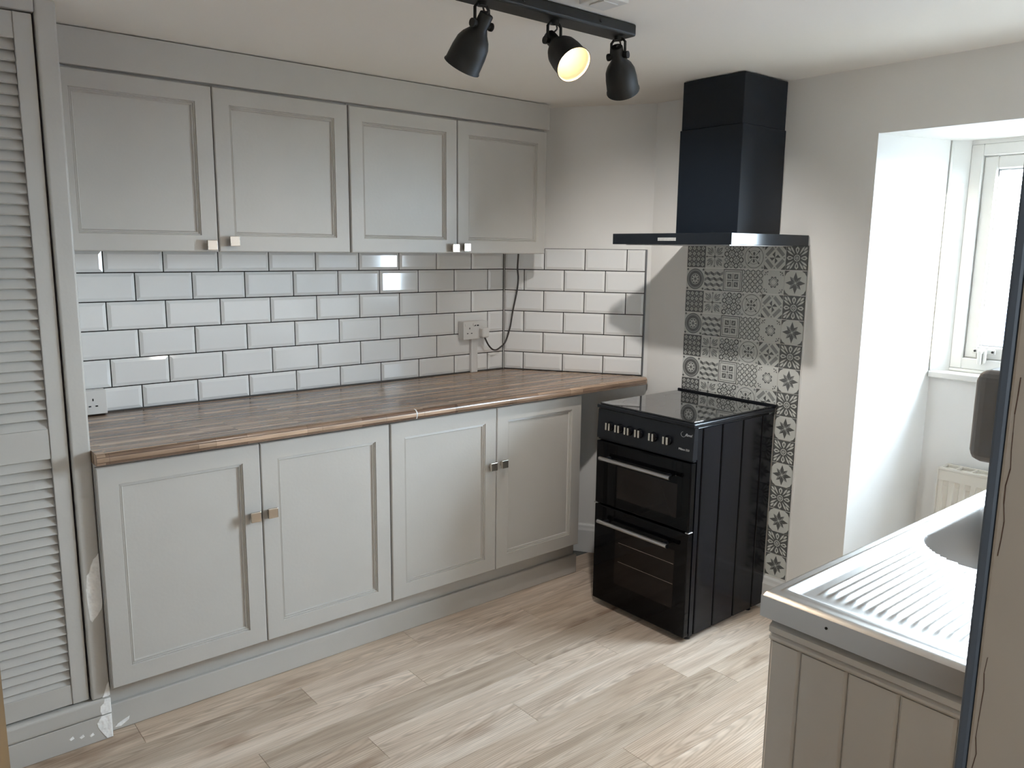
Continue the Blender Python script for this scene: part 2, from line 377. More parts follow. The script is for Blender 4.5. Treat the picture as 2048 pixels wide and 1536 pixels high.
# ------------------------------------------------------------------ metro tiles
def tile_mesh(w, h, cache={}):
    key = (round(w, 4), round(h, 4))
    if key in cache: return cache[key]
    i = min(0.012, w * 0.3, h * 0.3); d0, d1 = 0.003, 0.0075
    r = [(0, 0), (w, 0), (w, h), (0, h)]; q = [(i, i), (w - i, i), (w - i, h - i), (i, h - i)]
    vs = [(a, 0, c) for a, c in r] + [(a, -d0, c) for a, c in r] + [(a, -d1, c) for a, c in q]
    fs = [(8, 9, 10, 11)]
    for j in range(4):
        n = (j + 1) % 4; fs += [(j, n, 4 + n, 4 + j), (4 + j, 4 + n, 8 + n, 8 + j)]
    cache[key] = MB().add(vs, fs).mesh('tile', 'tile'); return cache[key]
def tiled(parent, org, ang, length, ztop, zbot, half_first, clipz):
    # u runs from org along direction ang; front faces to local -y
    for row in range(6):
        z1 = ztop - row * 0.103 - 0.0021; z0 = ztop - (row + 1) * 0.103 + 0.0021
        z1 = min(z1, clipz); z0 = max(z0, zbot)
        u = -0.203 / 2 if (row % 2 == 1) else 0.0
        while u < length:
            a, c = max(u, 0) + 0.0021, min(u + 0.203, length) - 0.0021
            if c - a > 0.012:
                o = inst('tile', tile_mesh(c - a, z1 - z0), parent, (org[0] + math.cos(ang) * a, org[1] + math.sin(ang) * a, z0))
                o.rotation_euler = (0, 0, ang)
            u += 0.203
# diagonal wall: runs from corner along +AB
MB().prism([(kx, ky), (kx + DBX * 0.70, ky + DBY * 0.70), (kx + DBX * 0.70 + NBX * 0.002, ky + DBY * 0.70 + NBY * 0.002), (kx + NBX * 0.002, ky + NBY * 0.002)], WT - 0.004, TZ).build('grout', 'grout', wd)
tiled(wd, (kx + NBX * 0.0, ky + NBY * 0.0), AB, 0.698, TZ, WT + 0.004, False, 2)
e0 = Vector((kx + DBX * 0.699, ky + DBY * 0.699))
MB().prism([(e0.x, e0.y), (e0.x + DBX * 0.006, e0.y + DBY * 0.006), (e0.x + DBX * 0.006 + NBX * 0.010, e0.y + DBY * 0.006 + NBY * 0.010), (e0.x + NBX * 0.010, e0.y + NBY * 0.010)][::-1], WT + 0.001, TZ).build('edge_trim', 'trim', wd)
# left wall: u runs from far end? build from the corner backwards, so tiles keep their joints at the corner
MB().box((WX, -2.43, WT - 0.004), (WX + 0.002, KY, 1.503)).build('grout', 'grout', wl)
for row in range(6):
    z1 = min(TZ - row * 0.103 - 0.0021, 1.503); z0 = max(TZ - (row + 1) * 0.103 + 0.0021, WT + 0.004)
    u = -0.1015 if row % 2 == 1 else 0.0
    while u < 2.03:
        a, c = max(u, 0.004) + 0.0021, min(u + 0.203, 2.025) - 0.0021
        if c - a > 0.012:
            o = inst('tile', tile_mesh(c - a, z1 - z0), wl, (WX, KY - c, z0)); o.rotation_euler = (0, 0, PI / 2)
        u += 0.203
# dark sealant line where worktop meets the tiles
MB().box((AX - 0.003, -2.43, WT), (AX + 0.006, KY - 0.004, WT + 0.005)).build('sealant', 'rail', wl)

# ------------------------------------------------------------------ patterned tiles behind the cooker
def P2(mb, pts, mi, lv): mb.add([(x, -0.0020 - lv * 0.00012, z) for x, z in pts], [tuple(range(len(pts)))], mi)
def disc(mb, cx, cz_, r, mi, lv, n=20): P2(mb, [(cx + r * math.cos(2 * PI * k / n), cz_ + r * math.sin(2 * PI * k / n)) for k in range(n)], mi, lv)
def rot(pts, a): return [(x * math.cos(a) - z * math.sin(a), x * math.sin(a) + z * math.cos(a)) for x, z in pts]
def dia(mb, cx, cz_, rx, rz, mi, lv, a=0.0): P2(mb, [(cx + x, cz_ + z) for x, z in rot([(rx, 0), (0, rz), (-rx, 0), (0, -rz)], a)], mi, lv)
def bar(mb, p, q, w, mi, lv):
    d = Vector((q[0] - p[0], q[1] - p[1])); n = Vector((-d.y, d.x)).normalized() * w / 2
    P2(mb, [(p[0] + n.x, p[1] + n.y), (q[0] + n.x, q[1] + n.y), (q[0] - n.x, q[1] - n.y), (p[0] - n.x, p[1] - n.y)], mi, lv)
S = 0.0485                       # half tile
D, MI, LI = 1, 2, 0              # dark, mid, light
def pat_base(mi=LI):
    mb = MB(); mb.box((-S, 0, -S), (S, -0.0020, S), mi); return mb
def sqr(mb, r, mi, lv): P2(mb, [(r, r), (-r, r), (-r, -r), (r, -r)], mi, lv)
def petal(mb, r0, r1, w, a, mi, lv): P2(mb, rot([(r0, 0), ((r0 + r1) / 2 - 0.1 * (r1 - r0), w * 0.8), ((r0 + r1) / 2 + 0.2 * (r1 - r0), w), (r1, 0), ((r0 + r1) / 2 + 0.2 * (r1 - r0), -w), ((r0 + r1) / 2 - 0.1 * (r1 - r0), -w * 0.8)], a), mi, lv)
def pA():                        # dark ground with rows of small light rings
    mb = pat_base(D)
    for i in range(4):
        for j in range(4):
            x, z = (-1.5 + i) * 0.0235, (-1.5 + j) * 0.0235
            dia(mb, x, z, 0.0095, 0.0095, LI, 1); dia(mb, x, z, 0.0058, 0.0058, D, 2); disc(mb, x, z, 0.0024, LI, 3, 8)
    for i in range(3):
        for j in range(3): dia(mb, (-1 + i) * 0.0235, (-1 + j) * 0.0235, 0.0062, 0.0062, MI, 1)
    return mb
def pB():                        # round medallion
    mb = pat_base(LI); disc(mb, 0, 0, 0.046, D, 1, 32); disc(mb, 0, 0, 0.0425, MI, 2, 32); disc(mb, 0, 0, 0.036, D, 3, 28); disc(mb, 0, 0, 0.024, LI, 4, 24); disc(mb, 0, 0, 0.0215, D, 5, 24)
    for k in range(8): petal(mb, 0.004, 0.020, 0.0042, k * PI / 4, LI, 6)
    for sx_ in (-1, 1):
        for sz in (-1, 1): dia(mb, sx_ * 0.042, sz * 0.042, 0.006, 0.006, D, 1)
    return mb
def pC():                        # pale floral cross
    mb = pat_base(LI)
    for k in range(4):
        a = k * PI / 2; p = rot([(0.005, 0), (0.040, 0)], a); bar(mb, p[0], p[1], 0.0022, D, 1); q = rot([(0.041, 0)], a)[0]; dia(mb, q[0], q[1], 0.006, 0.004, D, 2, a)
        for s_ in (-1, 1):
            for (r0, r1, w) in ((0.014, 0.046, 0.0055),): petal(mb, r0, r1, w, a + PI / 4 + s_ * 0.33, MI, 1)
        petal(mb, 0.016, 0.056, 0.006, a + PI / 4, D, 2); petal(mb, 0.024, 0.050, 0.0025, a + PI / 4, LI, 3)
    disc(mb, 0, 0, 0.006, D, 3, 10); return mb
def pD():                        # tumbling blocks
    mb = pat_base(LI); w = 0.0323
    for j in range(4):
        zc = 0.0364 - j * 0.0243
        for i in range(4):
            x = -0.0485 + (i) * w + (0 if j % 2 == 0 else -w / 2)
            q = [(x, zc), (x + w / 2, zc - 0.008), (x + w / 2, zc - 0.020), (x, zc - 0.012)]; q2 = [(x + w / 2, zc - 0.008), (x + w, zc), (x + w, zc - 0.012), (x + w / 2, zc - 0.020)]
            for pts, mi in ((q, D), (q2, MI)):
                c = [(min(S, max(-S, a)), min(S, max(-S, b_))) for a, b_ in pts]
                if max(p[0] for p in c) - min(p[0] for p in c) > 0.002: P2(mb, c, mi, 1)
    return mb
def pE():                        # bold quatrefoil lattice
    mb = pat_base(LI)
    for i in range(4):
        for j in range(4):
            x, z = (-1.5 + i) * 0.0245, (-1.5 + j) * 0.0245
            if (i + j) % 2 == 0: disc(mb, x, z, 0.0125, D, 1, 12); dia(mb, x, z, 0.0088, 0.0088, LI, 2)
            else: dia(mb, x, z, 0.0125, 0.0125, MI, 1); dia(mb, x, z, 0.006, 0.006, LI, 2)
    for i in range(3):
        for j in range(3): dia(mb, (-1 + i) * 0.0245, (-1 + j) * 0.0245, 0.005, 0.005, D, 3)
    return mb
def pF():                        # framed square with scrolls
    mb = pat_base(LI); sqr(mb, 0.0475, D, 1); sqr(mb, 0.0440, LI, 2); sqr(mb, 0.0390, D, 3); sqr(mb, 0.0368, LI, 4)
    for k in range(4):
        a = k * PI / 2; c = rot([(0.017, 0.017)], a)[0]; P2(mb, [(c[0] + x, c[1] + z) for x, z in ((0.010, 0.010), (-0.010, 0.010), (-0.010, -0.010), (0.010, -0.010))], D, 5)
        dia(mb, c[0], c[1], 0.0085, 0.0045, LI, 6, a + PI / 4); dia(mb, c[0], c[1], 0.003, 0.003, D, 7)
        p = rot([(0.006, 0), (0.030, 0)], a); bar(mb, p[0], p[1], 0.0028, D, 5)
    dia(mb, 0, 0, 0.005, 0.005, D, 5); return mb
def pG():                        # ring with cross flower
    mb = pat_base(LI); disc(mb, 0, 0, 0.0455, D, 1, 36); disc(mb, 0, 0, 0.0432, LI, 2, 36); disc(mb, 0, 0, 0.0295, MI, 3, 28); disc(mb, 0, 0, 0.0275, LI, 4, 28)
    for k in range(4):
        a = k * PI / 2; p = rot([(0.010, 0), (0.036, 0)], a + PI / 4); bar(mb, p[0], p[1], 0.0022, D, 5); q = rot([(0.034, 0)], a + PI / 4)[0]; dia(mb, q[0], q[1], 0.006, 0.004, D, 6, a + PI / 4)
        petal(mb, 0.005, 0.023, 0.0058, a, D, 5); c = rot([(0.042, 0.042)], a)[0]; dia(mb, c[0], c[1], 0.006, 0.006, MI, 1)
    disc(mb, 0, 0, 0.004, D, 6, 10); return mb
def pH():                        # light diamond lattice
    mb = pat_base(LI)
    for k in range(-3, 4):
        o = k * 0.0245
        for s_ in (-1, 1):
            a = (-S, (o - S) * s_ if False else 0)
            pts = []
            for x in (-S, S):
                z = s_ * (x - o * 1.0); pts.append((x, z))
            x0, x1 = max(-S, o - S), min(S, o + S)
            if x1 - x0 > 0.004: bar(mb, (x0, s_ * (x0 - o)), (x1, s_ * (x1 - o)), 0.0034, D, 1)
    for i in range(4):
        for j in range(4): dia(mb, (-1.5 + i) * 0.0245, (-1.5 + j) * 0.0245, 0.0066, 0.0066, D, 2); dia(mb, (-1.5 + i) * 0.0245, (-1.5 + j) * 0.0245, 0.0042, 0.0042, LI, 3); disc(mb, (-1.5 + i) * 0.0245, (-1.5 + j) * 0.0245, 0.0016, D, 4, 6)
    return mb
def pI():                        # folded triangles with diagonal bars
    mb = pat_base(LI)
    for k in range(4):
        a = k * PI / 2
        P2(mb, rot([(0, 0), (0.0255, 0), (0.0128, 0.0128)], a), D, 1)
        P2(mb, rot([(0.034, 0.004), (0.045, 0.014), (0.014, 0.045), (0.004, 0.034)], a), MI, 1)
        P2(mb, rot([(S, S), (0.029, S), (S, 0.029)], a), D, 1); q = rot([(0.042, 0)], a)[0]; dia(mb, q[0], q[1], 0.0045, 0.0045, MI, 1)
    return mb
def pJ():                        # wreath flower
    mb = pat_base(LI)
    for k in range(8): petal(mb, 0.008, 0.0255, 0.0062, k * PI / 4 + PI / 8, D, 1)
    for k in range(8): petal(mb, 0.009, 0.020, 0.0022, k * PI / 4 + PI / 8, LI, 2)
    for k in range(4):
        a = k * PI / 2; c = rot([(0.038, 0.038)], a)[0]
        for an in range(3): q = rot([(0.009, 0)], a + PI + PI / 4 + (an - 1) * 1.2)[0]; dia(mb, c[0] + q[0], c[1] + q[1], 0.0048, 0.0030, MI if an == 1 else D, 1, a + PI / 4 + (an - 1) * 1.2)
        dia(mb, c[0], c[1], 0.004, 0.004, D, 1)
    return mb
def pK():                        # dark ground, pale snowflake flower
    mb = pat_base(D)
    for k in range(4):
        a = k * PI / 2
        petal(mb, 0.016, 0.046, 0.0088, a, LI, 1); petal(mb, 0.022, 0.039, 0.0032, a, D, 2)
        for s_ in (-0.20, 0.20): petal(mb, 0.018, 0.056, 0.0040, a + PI / 4 + s_, LI, 1)
        petal(mb, 0.038, 0.062, 0.0045, a + PI / 4, LI, 2)
    disc(mb, 0, 0, 0.0135, LI, 3, 16); disc(mb, 0, 0, 0.0100, D, 4, 16); disc(mb, 0, 0, 0.0062, LI, 5, 12); disc(mb, 0, 0, 0.0028, D, 6, 8)
    return mb
def pL():                        # eight-pointed star
    mb = pat_base(LI)
    for k in range(8):
        a = k * PI / 4; r1 = 0.044 if k % 2 == 0 else 0.036
        P2(mb, rot([(0.002, 0), (r1 * 0.5, 0.0085), (r1, 0)], a), D, 1); P2(mb, rot([(0.002, 0), (r1, 0), (r1 * 0.5, -0.0085)], a), MI if k % 2 else D, 1)
    for k in range(4): P2(mb, rot([(S, S), (0.026, S), (0.040, 0.040), (S, 0.026)], k * PI / 2), D, 1)
    return mb
pats = [(pA, pB), (pC, pD), (pE, pF), (pG, pH), (pI, pJ), (pK, pL)]
PMESH = [[f().mesh('patterned_tile', ['tp_light', 'tp_dark', 'tp_mid']) for f in pr] for pr in pats]
PX, PZ = 0.0988, 0.0998
for c in range(6):
    for r in range(14 if c == 5 else 7):
        inst('patterned_tile', PMESH[c][r % 2], wb, ((c - 5.5) * PX, 0.0, 1.552 - (r + 0.5) * PZ))
MB().box((0.0005, -0.003, 0.146), (0.007, 0.0, 1.552), bev=0.0008, seg=1).build('edge_strip', 'white_plastic', wb)

# ------------------------------------------------------------------ panel doors and knobs
def ring_panel(y0, y1, z0, z1, xf, th, ins):
    prof = [(0, -th), (0, -0.003), (0.003, 0), (ins, 0), (ins + 0.0015, -0.0050), (ins + 0.005, -0.0038), (ins + 0.0065, -0.0085), (ins + 0.0105, -0.0070), (ins + 0.0135, -0.0130)]
    vs = []; fs = []
    for d, h in prof: vs += [(xf + h, y0 + d, z0 + d), (xf + h, y1 - d, z0 + d), (xf + h, y1 - d, z1 - d), (xf + h, y0 + d, z1 - d)]
    for i in range(len(prof) - 1):
        for k_ in range(4):
            n = (k_ + 1) % 4; fs.append((i * 4 + k_, i * 4 + n, i * 4 + 4 + n, i * 4 + 4 + k_))
    q = len(prof) * 4 - 4; fs.append((q, q + 1, q + 2, q + 3)); fs.append((3, 2, 1, 0))
    return MB().add(vs, fs)
def knob(parent, x, y, z, tilt=0.0):
    mb = MB(); mb.box((x, y - 0.009, z - 0.009), (x + 0.020, y + 0.009, z + 0.009), bev=0.001)
    n = len(mb.v); mb.box((x + 0.017, y - 0.017, z - 0.017), (x + 0.027, y + 0.017, z + 0.017), bev=0.0018)
    if tilt:
        cs, sn = math.cos(tilt), math.sin(tilt)
        for v in mb.v[n:]:
            a, c = v.y - y, v.z - z; v.y = y + a * cs - c * sn; v.z = z + a * sn + c * cs
    mb.build('knob', 'nickel', parent)
def door(parent, y0, y1, z0, z1, xf, kn, ins=0.058):
    d = ring_panel(y0, y1, z0, z1, xf, 0.019, ins).build('door', 'grey', parent)
    knob(d, xf, kn[0], kn[1], kn[2] if len(kn) > 2 else 0); return d
# base cupboards
XD = -0.815
for (ya, yb, ym, lab, kk) in ((-2.428, -1.431, -1.930, 'grey double base cupboard beside the louvred wardrobe', ((-1.962, 0.634), (-1.902, 0.636))),
                          (-1.427, -0.425, -0.918, 'grey double base cupboard at the end nearest the black cooker', ((-0.950, 0.636), (-0.892, 0.638)))):
    t_ = thing('base_cabinet', lab, 'cabinet', ((XD - 0.3), (ya + yb) / 2, 0), 'grey base cupboards under the worktop')
    mb = MB(); x0, x1 = -1.400, XD - 0.0195
    if ya < -2: mb.box((x0, ya, 0.165), (x1, ya + 0.018, 0.886)); mb.box((x0, yb - 0.018, 0.165), (x1, yb, 0.886))
    else: mb.box((x0, ya, 0.165), (x1, ya + 0.018, 0.886)); mb.prism([(x1, yb - 0.018), (x1, yb), (-1.33, yb), (-1.33, yb - 0.018)][::-1], 0.165, 0.886)
    mb.box((x0, ya + 0.018, 0.165), (x1, yb - 0.018, 0.183)); mb.box((x0, ya + 0.018, 0.183), (x0 + 0.006, yb - 0.018, 0.886)); mb.box((x1 - 0.08, ya + 0.018, 0.868), (x1, yb - 0.018, 0.886))
    mb.build('carcass', 'grey', t_)
    door(t_, ya + 0.0015, ym - 0.0015, 0.172, 0.876, XD, kk[0]); door(t_, ym + 0.0015, yb - 0.0015, 0.172, 0.876, XD, kk[1])
# paint chips on the base doors
pl = thing('plinth_board', 'grey plinth board running along the floor under the base cupboards', 'plinth', (-0.88, -1.43, 0))
MB().box((-0.905, -2.428, 0.0005), (-0.888, -0.385, 0.163), bev=0.002).build('board', 'grey', pl)
MB().box((-0.887, -2.428, 0.0005), (-0.872, -0.378, 0.092), bev=0.004).build('lower_strip', 'grey', pl)
# wall cupboards
XU = -1.060
for (ya, yb, ym, lab, kk) in ((-2.428, -1.444, -1.944, 'grey double wall cupboard above the tiles beside the louvred wardrobe', ((-1.974, 1.527, 0.0), (-1.897, 1.541, 0.03))),
                          (-1.440, -0.447, -0.942, 'grey double wall cupboard at the tiled corner end', ((-0.967, 1.526), (-0.908, 1.530)))):
    t_ = thing('wall_cabinet', lab, 'cabinet', (XU - 0.15, (ya + yb) / 2, 1.504), 'grey wall cupboards above the tiles')
    mb = MB(); x0, x1 = -1.404, XU - 0.0195
    for (a, c) in ((ya, ya + 0.018), (yb - 0.018, yb)): mb.box((x0, a, 1.504), (x1, c, 2.062))
    mb.box((x0, ya + 0.018, 1.504), (x1, yb - 0.018, 1.520)); mb.box((x0, ya + 0.018, 2.046), (x1, yb - 0.018, 2.062)); mb.box((x0, ya + 0.018, 1.520), (x0 + 0.005, yb - 0.018, 2.046))
    mb.build('carcass', 'grey', t_)
    door(t_, ya + 0.002, ym - 0.002, 1.505, 2.045, XU, kk[0], 0.054); door(t_, ym + 0.002, yb - 0.001, 1.505, 2.045, XU, kk[1], 0.054)
fb = MB().box((-1.078, -2.428, 2.052), (-1.052, -0.440, 2.1605), bev=0.0015).build('fascia_board', 'grey', None, (-1.065, -1.43, 2.052))
tag(fb, 'grey fascia board filling the gap between wall cupboards and ceiling', 'fascia')

# ------------------------------------------------------------------ worktop
wt = thing('worktop', 'walnut stave worktop with rounded front edge running into the tiled corner', 'worktop', (-1.09, -1.43, 0.888))
xf, ye, yb = -0.775, -0.022, -2.429; r = 0.0175; zt, zb = WT, WT - 0.037
prof = [(xf - 0.020, zt)] + [(xf - r + r * math.cos(a) - 0.0, (zt - r) + r * math.sin(a)) for a in [PI / 2 - k_ * PI / 12 for k_ in range(0, 7)]] + [(xf - 0.001, zb + 0.012), (xf - 0.005, zb + 0.003), (xf - 0.014, zb)]
n = len(prof); mb = MB()
cut = 0.020
ends_y = [ye - (0.012 if i in (0,) else 0.0) for i in range(n)]
vs = [(p[0], yb, p[1]) for p in prof] + [(p[0] - (0.0), ye - max(0, (p[0] - (xf - 0.020))) * 0.4, p[1]) for p in prof]
mb.add(vs, [(i, i + 1, n + i + 1, n + i) for i in range(n - 1)], 0, True)
bl = [(AX + 0.0015, yb), (AX + 0.0015, KY - 0.002)]
bs = (KX + DBX * 0.668 + NBX * 0.0015, KY + DBY * 0.668 + NBY * 0.0015)
top = [(vs[0][0], yb), (vs[n][0], vs[n][1]), bs, bl[1], bl[0]]
mb.add([(p[0], p[1], zt) for p in top], [tuple(range(5))]); bot = [(vs[n - 1][0], yb), (vs[2 * n - 1][0], vs[2 * n - 1][1])] + top[2:]
mb.add([(p[0], p[1], zb) for p in bot], [tuple(reversed(range(5)))])
q = [top[1], bs, bl[1], bl[0], top[0]]
for i in range(1, 3): mb.add([(q[i][0], q[i][1], zb), (q[i + 1][0], q[i + 1][1], zb), (q[i + 1][0], q[i + 1][1], zt), (q[i][0], q[i][1], zt)], [(0, 1, 2, 3)])
mb.add([vs[i] for i in range(n, 2 * n)] + [(bs[0], bs[1], zb), (bs[0], bs[1], zt)], [tuple(range(n + 2))])
mb.add([vs[i] for i in range(n)] + [(bl[0][0], yb, zb), (bl[0][0], yb, zt)], [tuple(reversed(range(n + 2)))])
wo = mb.build('slab', 'walnut', wt)
mb = MB(); yj = -1.337
pr2 = [(p[0] + (0.0012 if i > 1 else 0), p[1] + (0.0008 if i < 3 else 0)) for i, p in enumerate(prof)]
vs = [(p[0], yj, p[1]) for p in pr2] + [(p[0], yj + 0.005, p[1]) for p in pr2]
mb.add(vs, [(i, i + 1, n + i + 1, n + i) for i in range(n - 1)], 0, True)
mb.build('joint_strip', 'white_plastic', wt)

# ------------------------------------------------------------------ louvred wardrobe
wd_x = -0.842
wa = thing('wardrobe', 'tall grey built-in wardrobe with louvred door and chipped paint on its post', 'wardrobe', (-1.1, -2.70, 0))
PY0, PY1 = -2.4810, -2.4295
po_ = MB().box((wd_x - 0.045, PY0, 0.1395), (wd_x, PY1, 2.1705), bev=0.006, seg=3).build('frame_post', 'grey', wa)
MB().box((wd_x - 0.045, -3.02, 2.132), (wd_x, PY0 - 0.0005, 2.1705), bev=0.003).build('head_rail', 'grey', wa)
MB().box((wd_x - 0.045, -3.02, 0.1395), (wd_x, -2.970, 2.131), bev=0.006).build('frame_post', 'grey', wa)
MB().box((wd_x - 0.06, -3.02, 0.083), (wd_x + 0.004, PY1, 0.1385), bev=0.010, seg=4).build('sill', 'grey', wa)
MB().box((wd_x - 0.045, -3.02, 0.0005), (wd_x, PY1, 0.082), bev=0.002).build('base_board', 'grey', wa)
mb = MB(); mb.box((WX + 0.001, PY1 - 0.019, 0.001), (wd_x - 0.046, PY1, 2.16)); mb.box((WX + 0.001, -3.02, 0.001), (wd_x - 0.046, -3.001, 2.16)); mb.box((WX + 0.001, -3.0, 2.14), (wd_x - 0.046, PY1 - 0.02, 2.16)); mb.box((WX + 0.001, -3.0, 0.001), (WX + 0.01, PY1 - 0.02, 2.139))
mb.build('carcass', 'grey', wa)
DX = wd_x - 0.010; DY_0, DY_1 = -2.966, -2.4865
ld = MB().box((DX - 0.030, DY_1 - 0.0445, 0.144), (DX, DY_1, 2.128), bev=0.002).build('door', 'grey', wa)
MB().box((DX - 0.030, DY_0, 0.144), (DX, DY_0 + 0.0445, 2.128), bev=0.002).build('stile', 'grey', ld)
for z0, z1 in ((2.060, 2.1275), (0.914, 1.002), (0.1445, 0.208)):
    MB().box((DX - 0.028, DY_0 + 0.045, z0), (DX - 0.0025, DY_1 - 0.045, z1), bev=0.001, seg=1).build('rail', 'grey', ld)
ang = math.radians(62); sw, st = 0.036, 0.0065
ds, dz = math.cos(ang) * sw / 2, math.sin(ang) * sw / 2
nxs, nzs = math.sin(ang) * st / 2, math.cos(ang) * st / 2
sl_y0, sl_y1 = DY_0 + 0.0452, DY_1 - 0.0452
sec = [(ds + nxs, -dz + nzs), (-ds + nxs, dz + nzs), (-ds - nxs, dz - nzs), (ds - nxs, -dz - nzs)]
vs = [(a, 0, c) for a, c in sec] + [(a, sl_y1 - sl_y0, c) for a, c in sec]
slat = MB().add(vs, [(0, 1, 2, 3), (7, 6, 5, 4), (0, 4, 5, 1), (1, 5, 6, 2), (2, 6, 7, 3), (3, 7, 4, 0)]).mesh('slat', 'grey')
z = 2.060 - 0.013
while z > 1.005: inst('slat', slat, ld, (DX - 0.0145, sl_y0, z)); z -= 0.0286
z = 0.914 - 0.013
while z > 0.210: inst('slat', slat, ld, (DX - 0.0145, sl_y0, z)); z -= 0.0286
def patch(pts, name, parent, x):
    mb = MB(); n = len(pts); cy_ = sum(p[0] for p in pts) / n; cz_ = sum(p[1] for p in pts) / n
    vs = [(x - 0.0005, a, c) for a, c in pts] + [(x + 0.0010, a + (cy_ - a) * 0.08, c + (cz_ - c) * 0.05) for a, c in pts]
    mb.add(vs, [tuple(range(n, 2 * n))] + [(i, (i + 1) % n, n + (i + 1) % n, n + i) for i in range(n)]); o = mb.build(name, 'plaster', parent); o['label'] = 'patch of bare white filler where paint has chipped'; return o
p1 = [(-2.4305, 0.608), (-2.4305, 0.572), (-2.4305, 0.491), (-2.4305, 0.447), (-2.435, 0.427), (-2.448, 0.409), (-2.457, 0.400), (-2.463, 0.392), (-2.469, 0.402), (-2.473, 0.449), (-2.474, 0.498), (-2.469, 0.545), (-2.461, 0.553), (-2.455, 0.574), (-2.447, 0.593), (-2.440, 0.598)]
patch(p1, 'chipped_paint', po_, wd_x)
p2 = [(-2.4305, 0.189), (-2.4305, 0.143), (-2.437, 0.1405), (-2.453, 0.1405), (-2.444, 0.161), (-2.437, 0.182)]
patch(p2, 'chipped_paint', po_, wd_x)
patch([(-2.4305, 0.136), (-2.4305, 0.087), (-2.458, 0.086), (-2.463, 0.100), (-2.461, 0.117), (-2.451, 0.124), (-2.448, 0.136)], 'chipped_paint', wa, wd_x + 0.0038)
patch([(-2.4305, 0.081), (-2.4305, 0.002), (-2.447, 0.002), (-2.458, 0.020), (-2.471, 0.046), (-2.474, 0.062), (-2.466, 0.074), (-2.460, 0.081)], 'chipped_paint', wa, wd_x)
for (y_, z_) in ((-2.49, 0.030), (-2.517, 0.035), (-2.545, 0.040)):
    patch([(y_ - 0.007, z_), (y_ - 0.002, z_ - 0.006), (y_ + 0.008, z_ - 0.002), (y_ + 0.004, z_ + 0.007), (y_ - 0.003, z_ + 0.003)], 'chipped_paint', wa, wd_x)
patch([(-2.42, 0.012), (-2.40, 0.010), (-2.375, 0.024), (-2.372, 0.036), (-2.39, 0.030), (-2.41, 0.022)], 'chipped_paint', pl, -0.872)

# ------------------------------------------------------------------ sockets, plug and cable, trunking
so = thing('double_socket', 'white double wall socket with USB ports on the tiles in the corner', 'socket', (-1.39, -0.615, 1.09))
SX0, SX1, SY0, SY1, SZ0, SZ1 = AX + 0.001, -1.362, -0.690, -0.544, 1.093, 1.179
MB().box((SX0, SY0, SZ0), (SX1 - 0.007, SY1, SZ1), bev=0.003).build('back_box', 'white_plastic', so)
MB().box((SX1 - 0.0065, SY0, SZ0), (SX1, SY1, SZ1), bev=0.002).build('face_plate', 'white_plastic', so)
mb = MB()
for (y_, z_, a, c) in ((-0.653, 1.146, 0.002, 0.004), (-0.665, 1.122, 0.004, 0.002), (-0.641, 1.122, 0.004, 0.002)): mb.box((SX1 - 0.002, y_ - a, z_ - c), (SX1 + 0.0006, y_ + a, z_ + c))
mb.build('pin_slots', 'black_hole', so)
for y_ in (-0.622, -0.604): MB().box((SX1 - 0.002, y_ - 0.0062, 1.156), (SX1 + 0.0007, y_ + 0.0062, 1.162)).build('usb_port', 'black_hole', so)
for y_ in (-0.677, -0.628): MB().box((SX1 - 0.001, y_ - 0.005, 1.158), (SX1 + 0.003, y_ + 0.005, 1.170), bev=0.001, seg=1).build('rocker_switch', 'white_plastic', so)
cab = thing('power_cable', 'white plug in the double socket with dark flex looping up behind the cupboard', 'cable', (-1.35, -0.575, 1.10))
MB().box((SX1 + 0.0008, -0.598, 1.100), (SX1 + 0.034, -0.556, 1.148), bev=0.009, seg=3).build('plug', 'white_plastic', cab)
pts = [(-1.345, -0.577, 1.104), (-1.345, -0.568, 1.088), (-1.352, -0.545, 1.059), (-1.360, -0.515, 1.036), (-1.366, -0.486, 1.030), (-1.370, -0.458, 1.040), (-1.370, -0.434, 1.056), (-1.369, -0.419, 1.077), (-1.359, -0.411, 1.118), (-1.352, -0.406, 1.153), (-1.342, -0.400, 1.226), (-1.326, -0.389, 1.323), (-1.322, -0.386, 1.382), (-1.324, -0.389, 1.427), (-1.318, -0.392, 1.472), (-1.306, -0.400, 1.503), (-1.295, -0.41, 1.56)]
def smooth(pts, n=5):
    P = [Vector(p) for p in pts]; out = []
    for i in range(len(P) - 1):
        a, b_, c, d = P[max(i - 1, 0)], P[i], P[i + 1], P[min(i + 2, len(P) - 1)]
        for k_ in range(n):
            u = k_ / n; out.append(0.5 * ((2 * b_) + (-a + c) * u + (2 * a - 5 * b_ + 4 * c - d) * u * u + (-a + 3 * b_ - 3 * c + d) * u ** 3))
    return out + [P[-1]]
MB().tube(smooth(pts), 0.0042, seg=8).build('flex', 'cable', cab)
tr_ = MB().box((AX + 0.001, -0.622, WT + 0.001), (AX + 0.018, -0.584, 1.0925), bev=0.002).build('cable_trunking', 'white_plastic', None, (-1.39, -0.603, WT))
tag(tr_, 'short white cable trunking running from double socket down to worktop', 'trunking')
so2 = thing('single_socket', 'white single wall socket low on the tiles beside the wardrobe', 'socket', (-1.39, -2.30, 0.93))
MB().box((AX + 0.001, -2.352, 0.9305), (-1.372, -2.262, 1.016), bev=0.003).build('back_box', 'white_plastic', so2)
MB().box((-1.3715, -2.352, 0.9305), (-1.364, -2.262, 1.016), bev=0.002).build('face_plate', 'white_plastic', so2)
mb = MB()
for (y_, z_, a, c) in ((-2.307, 0.983, 0.0022, 0.0045), (-2.318, 0.960, 0.004, 0.0022), (-2.296, 0.960, 0.004, 0.0022)): mb.box((-1.366, y_ - a, z_ - c), (-1.3633, y_ + a, z_ + c))
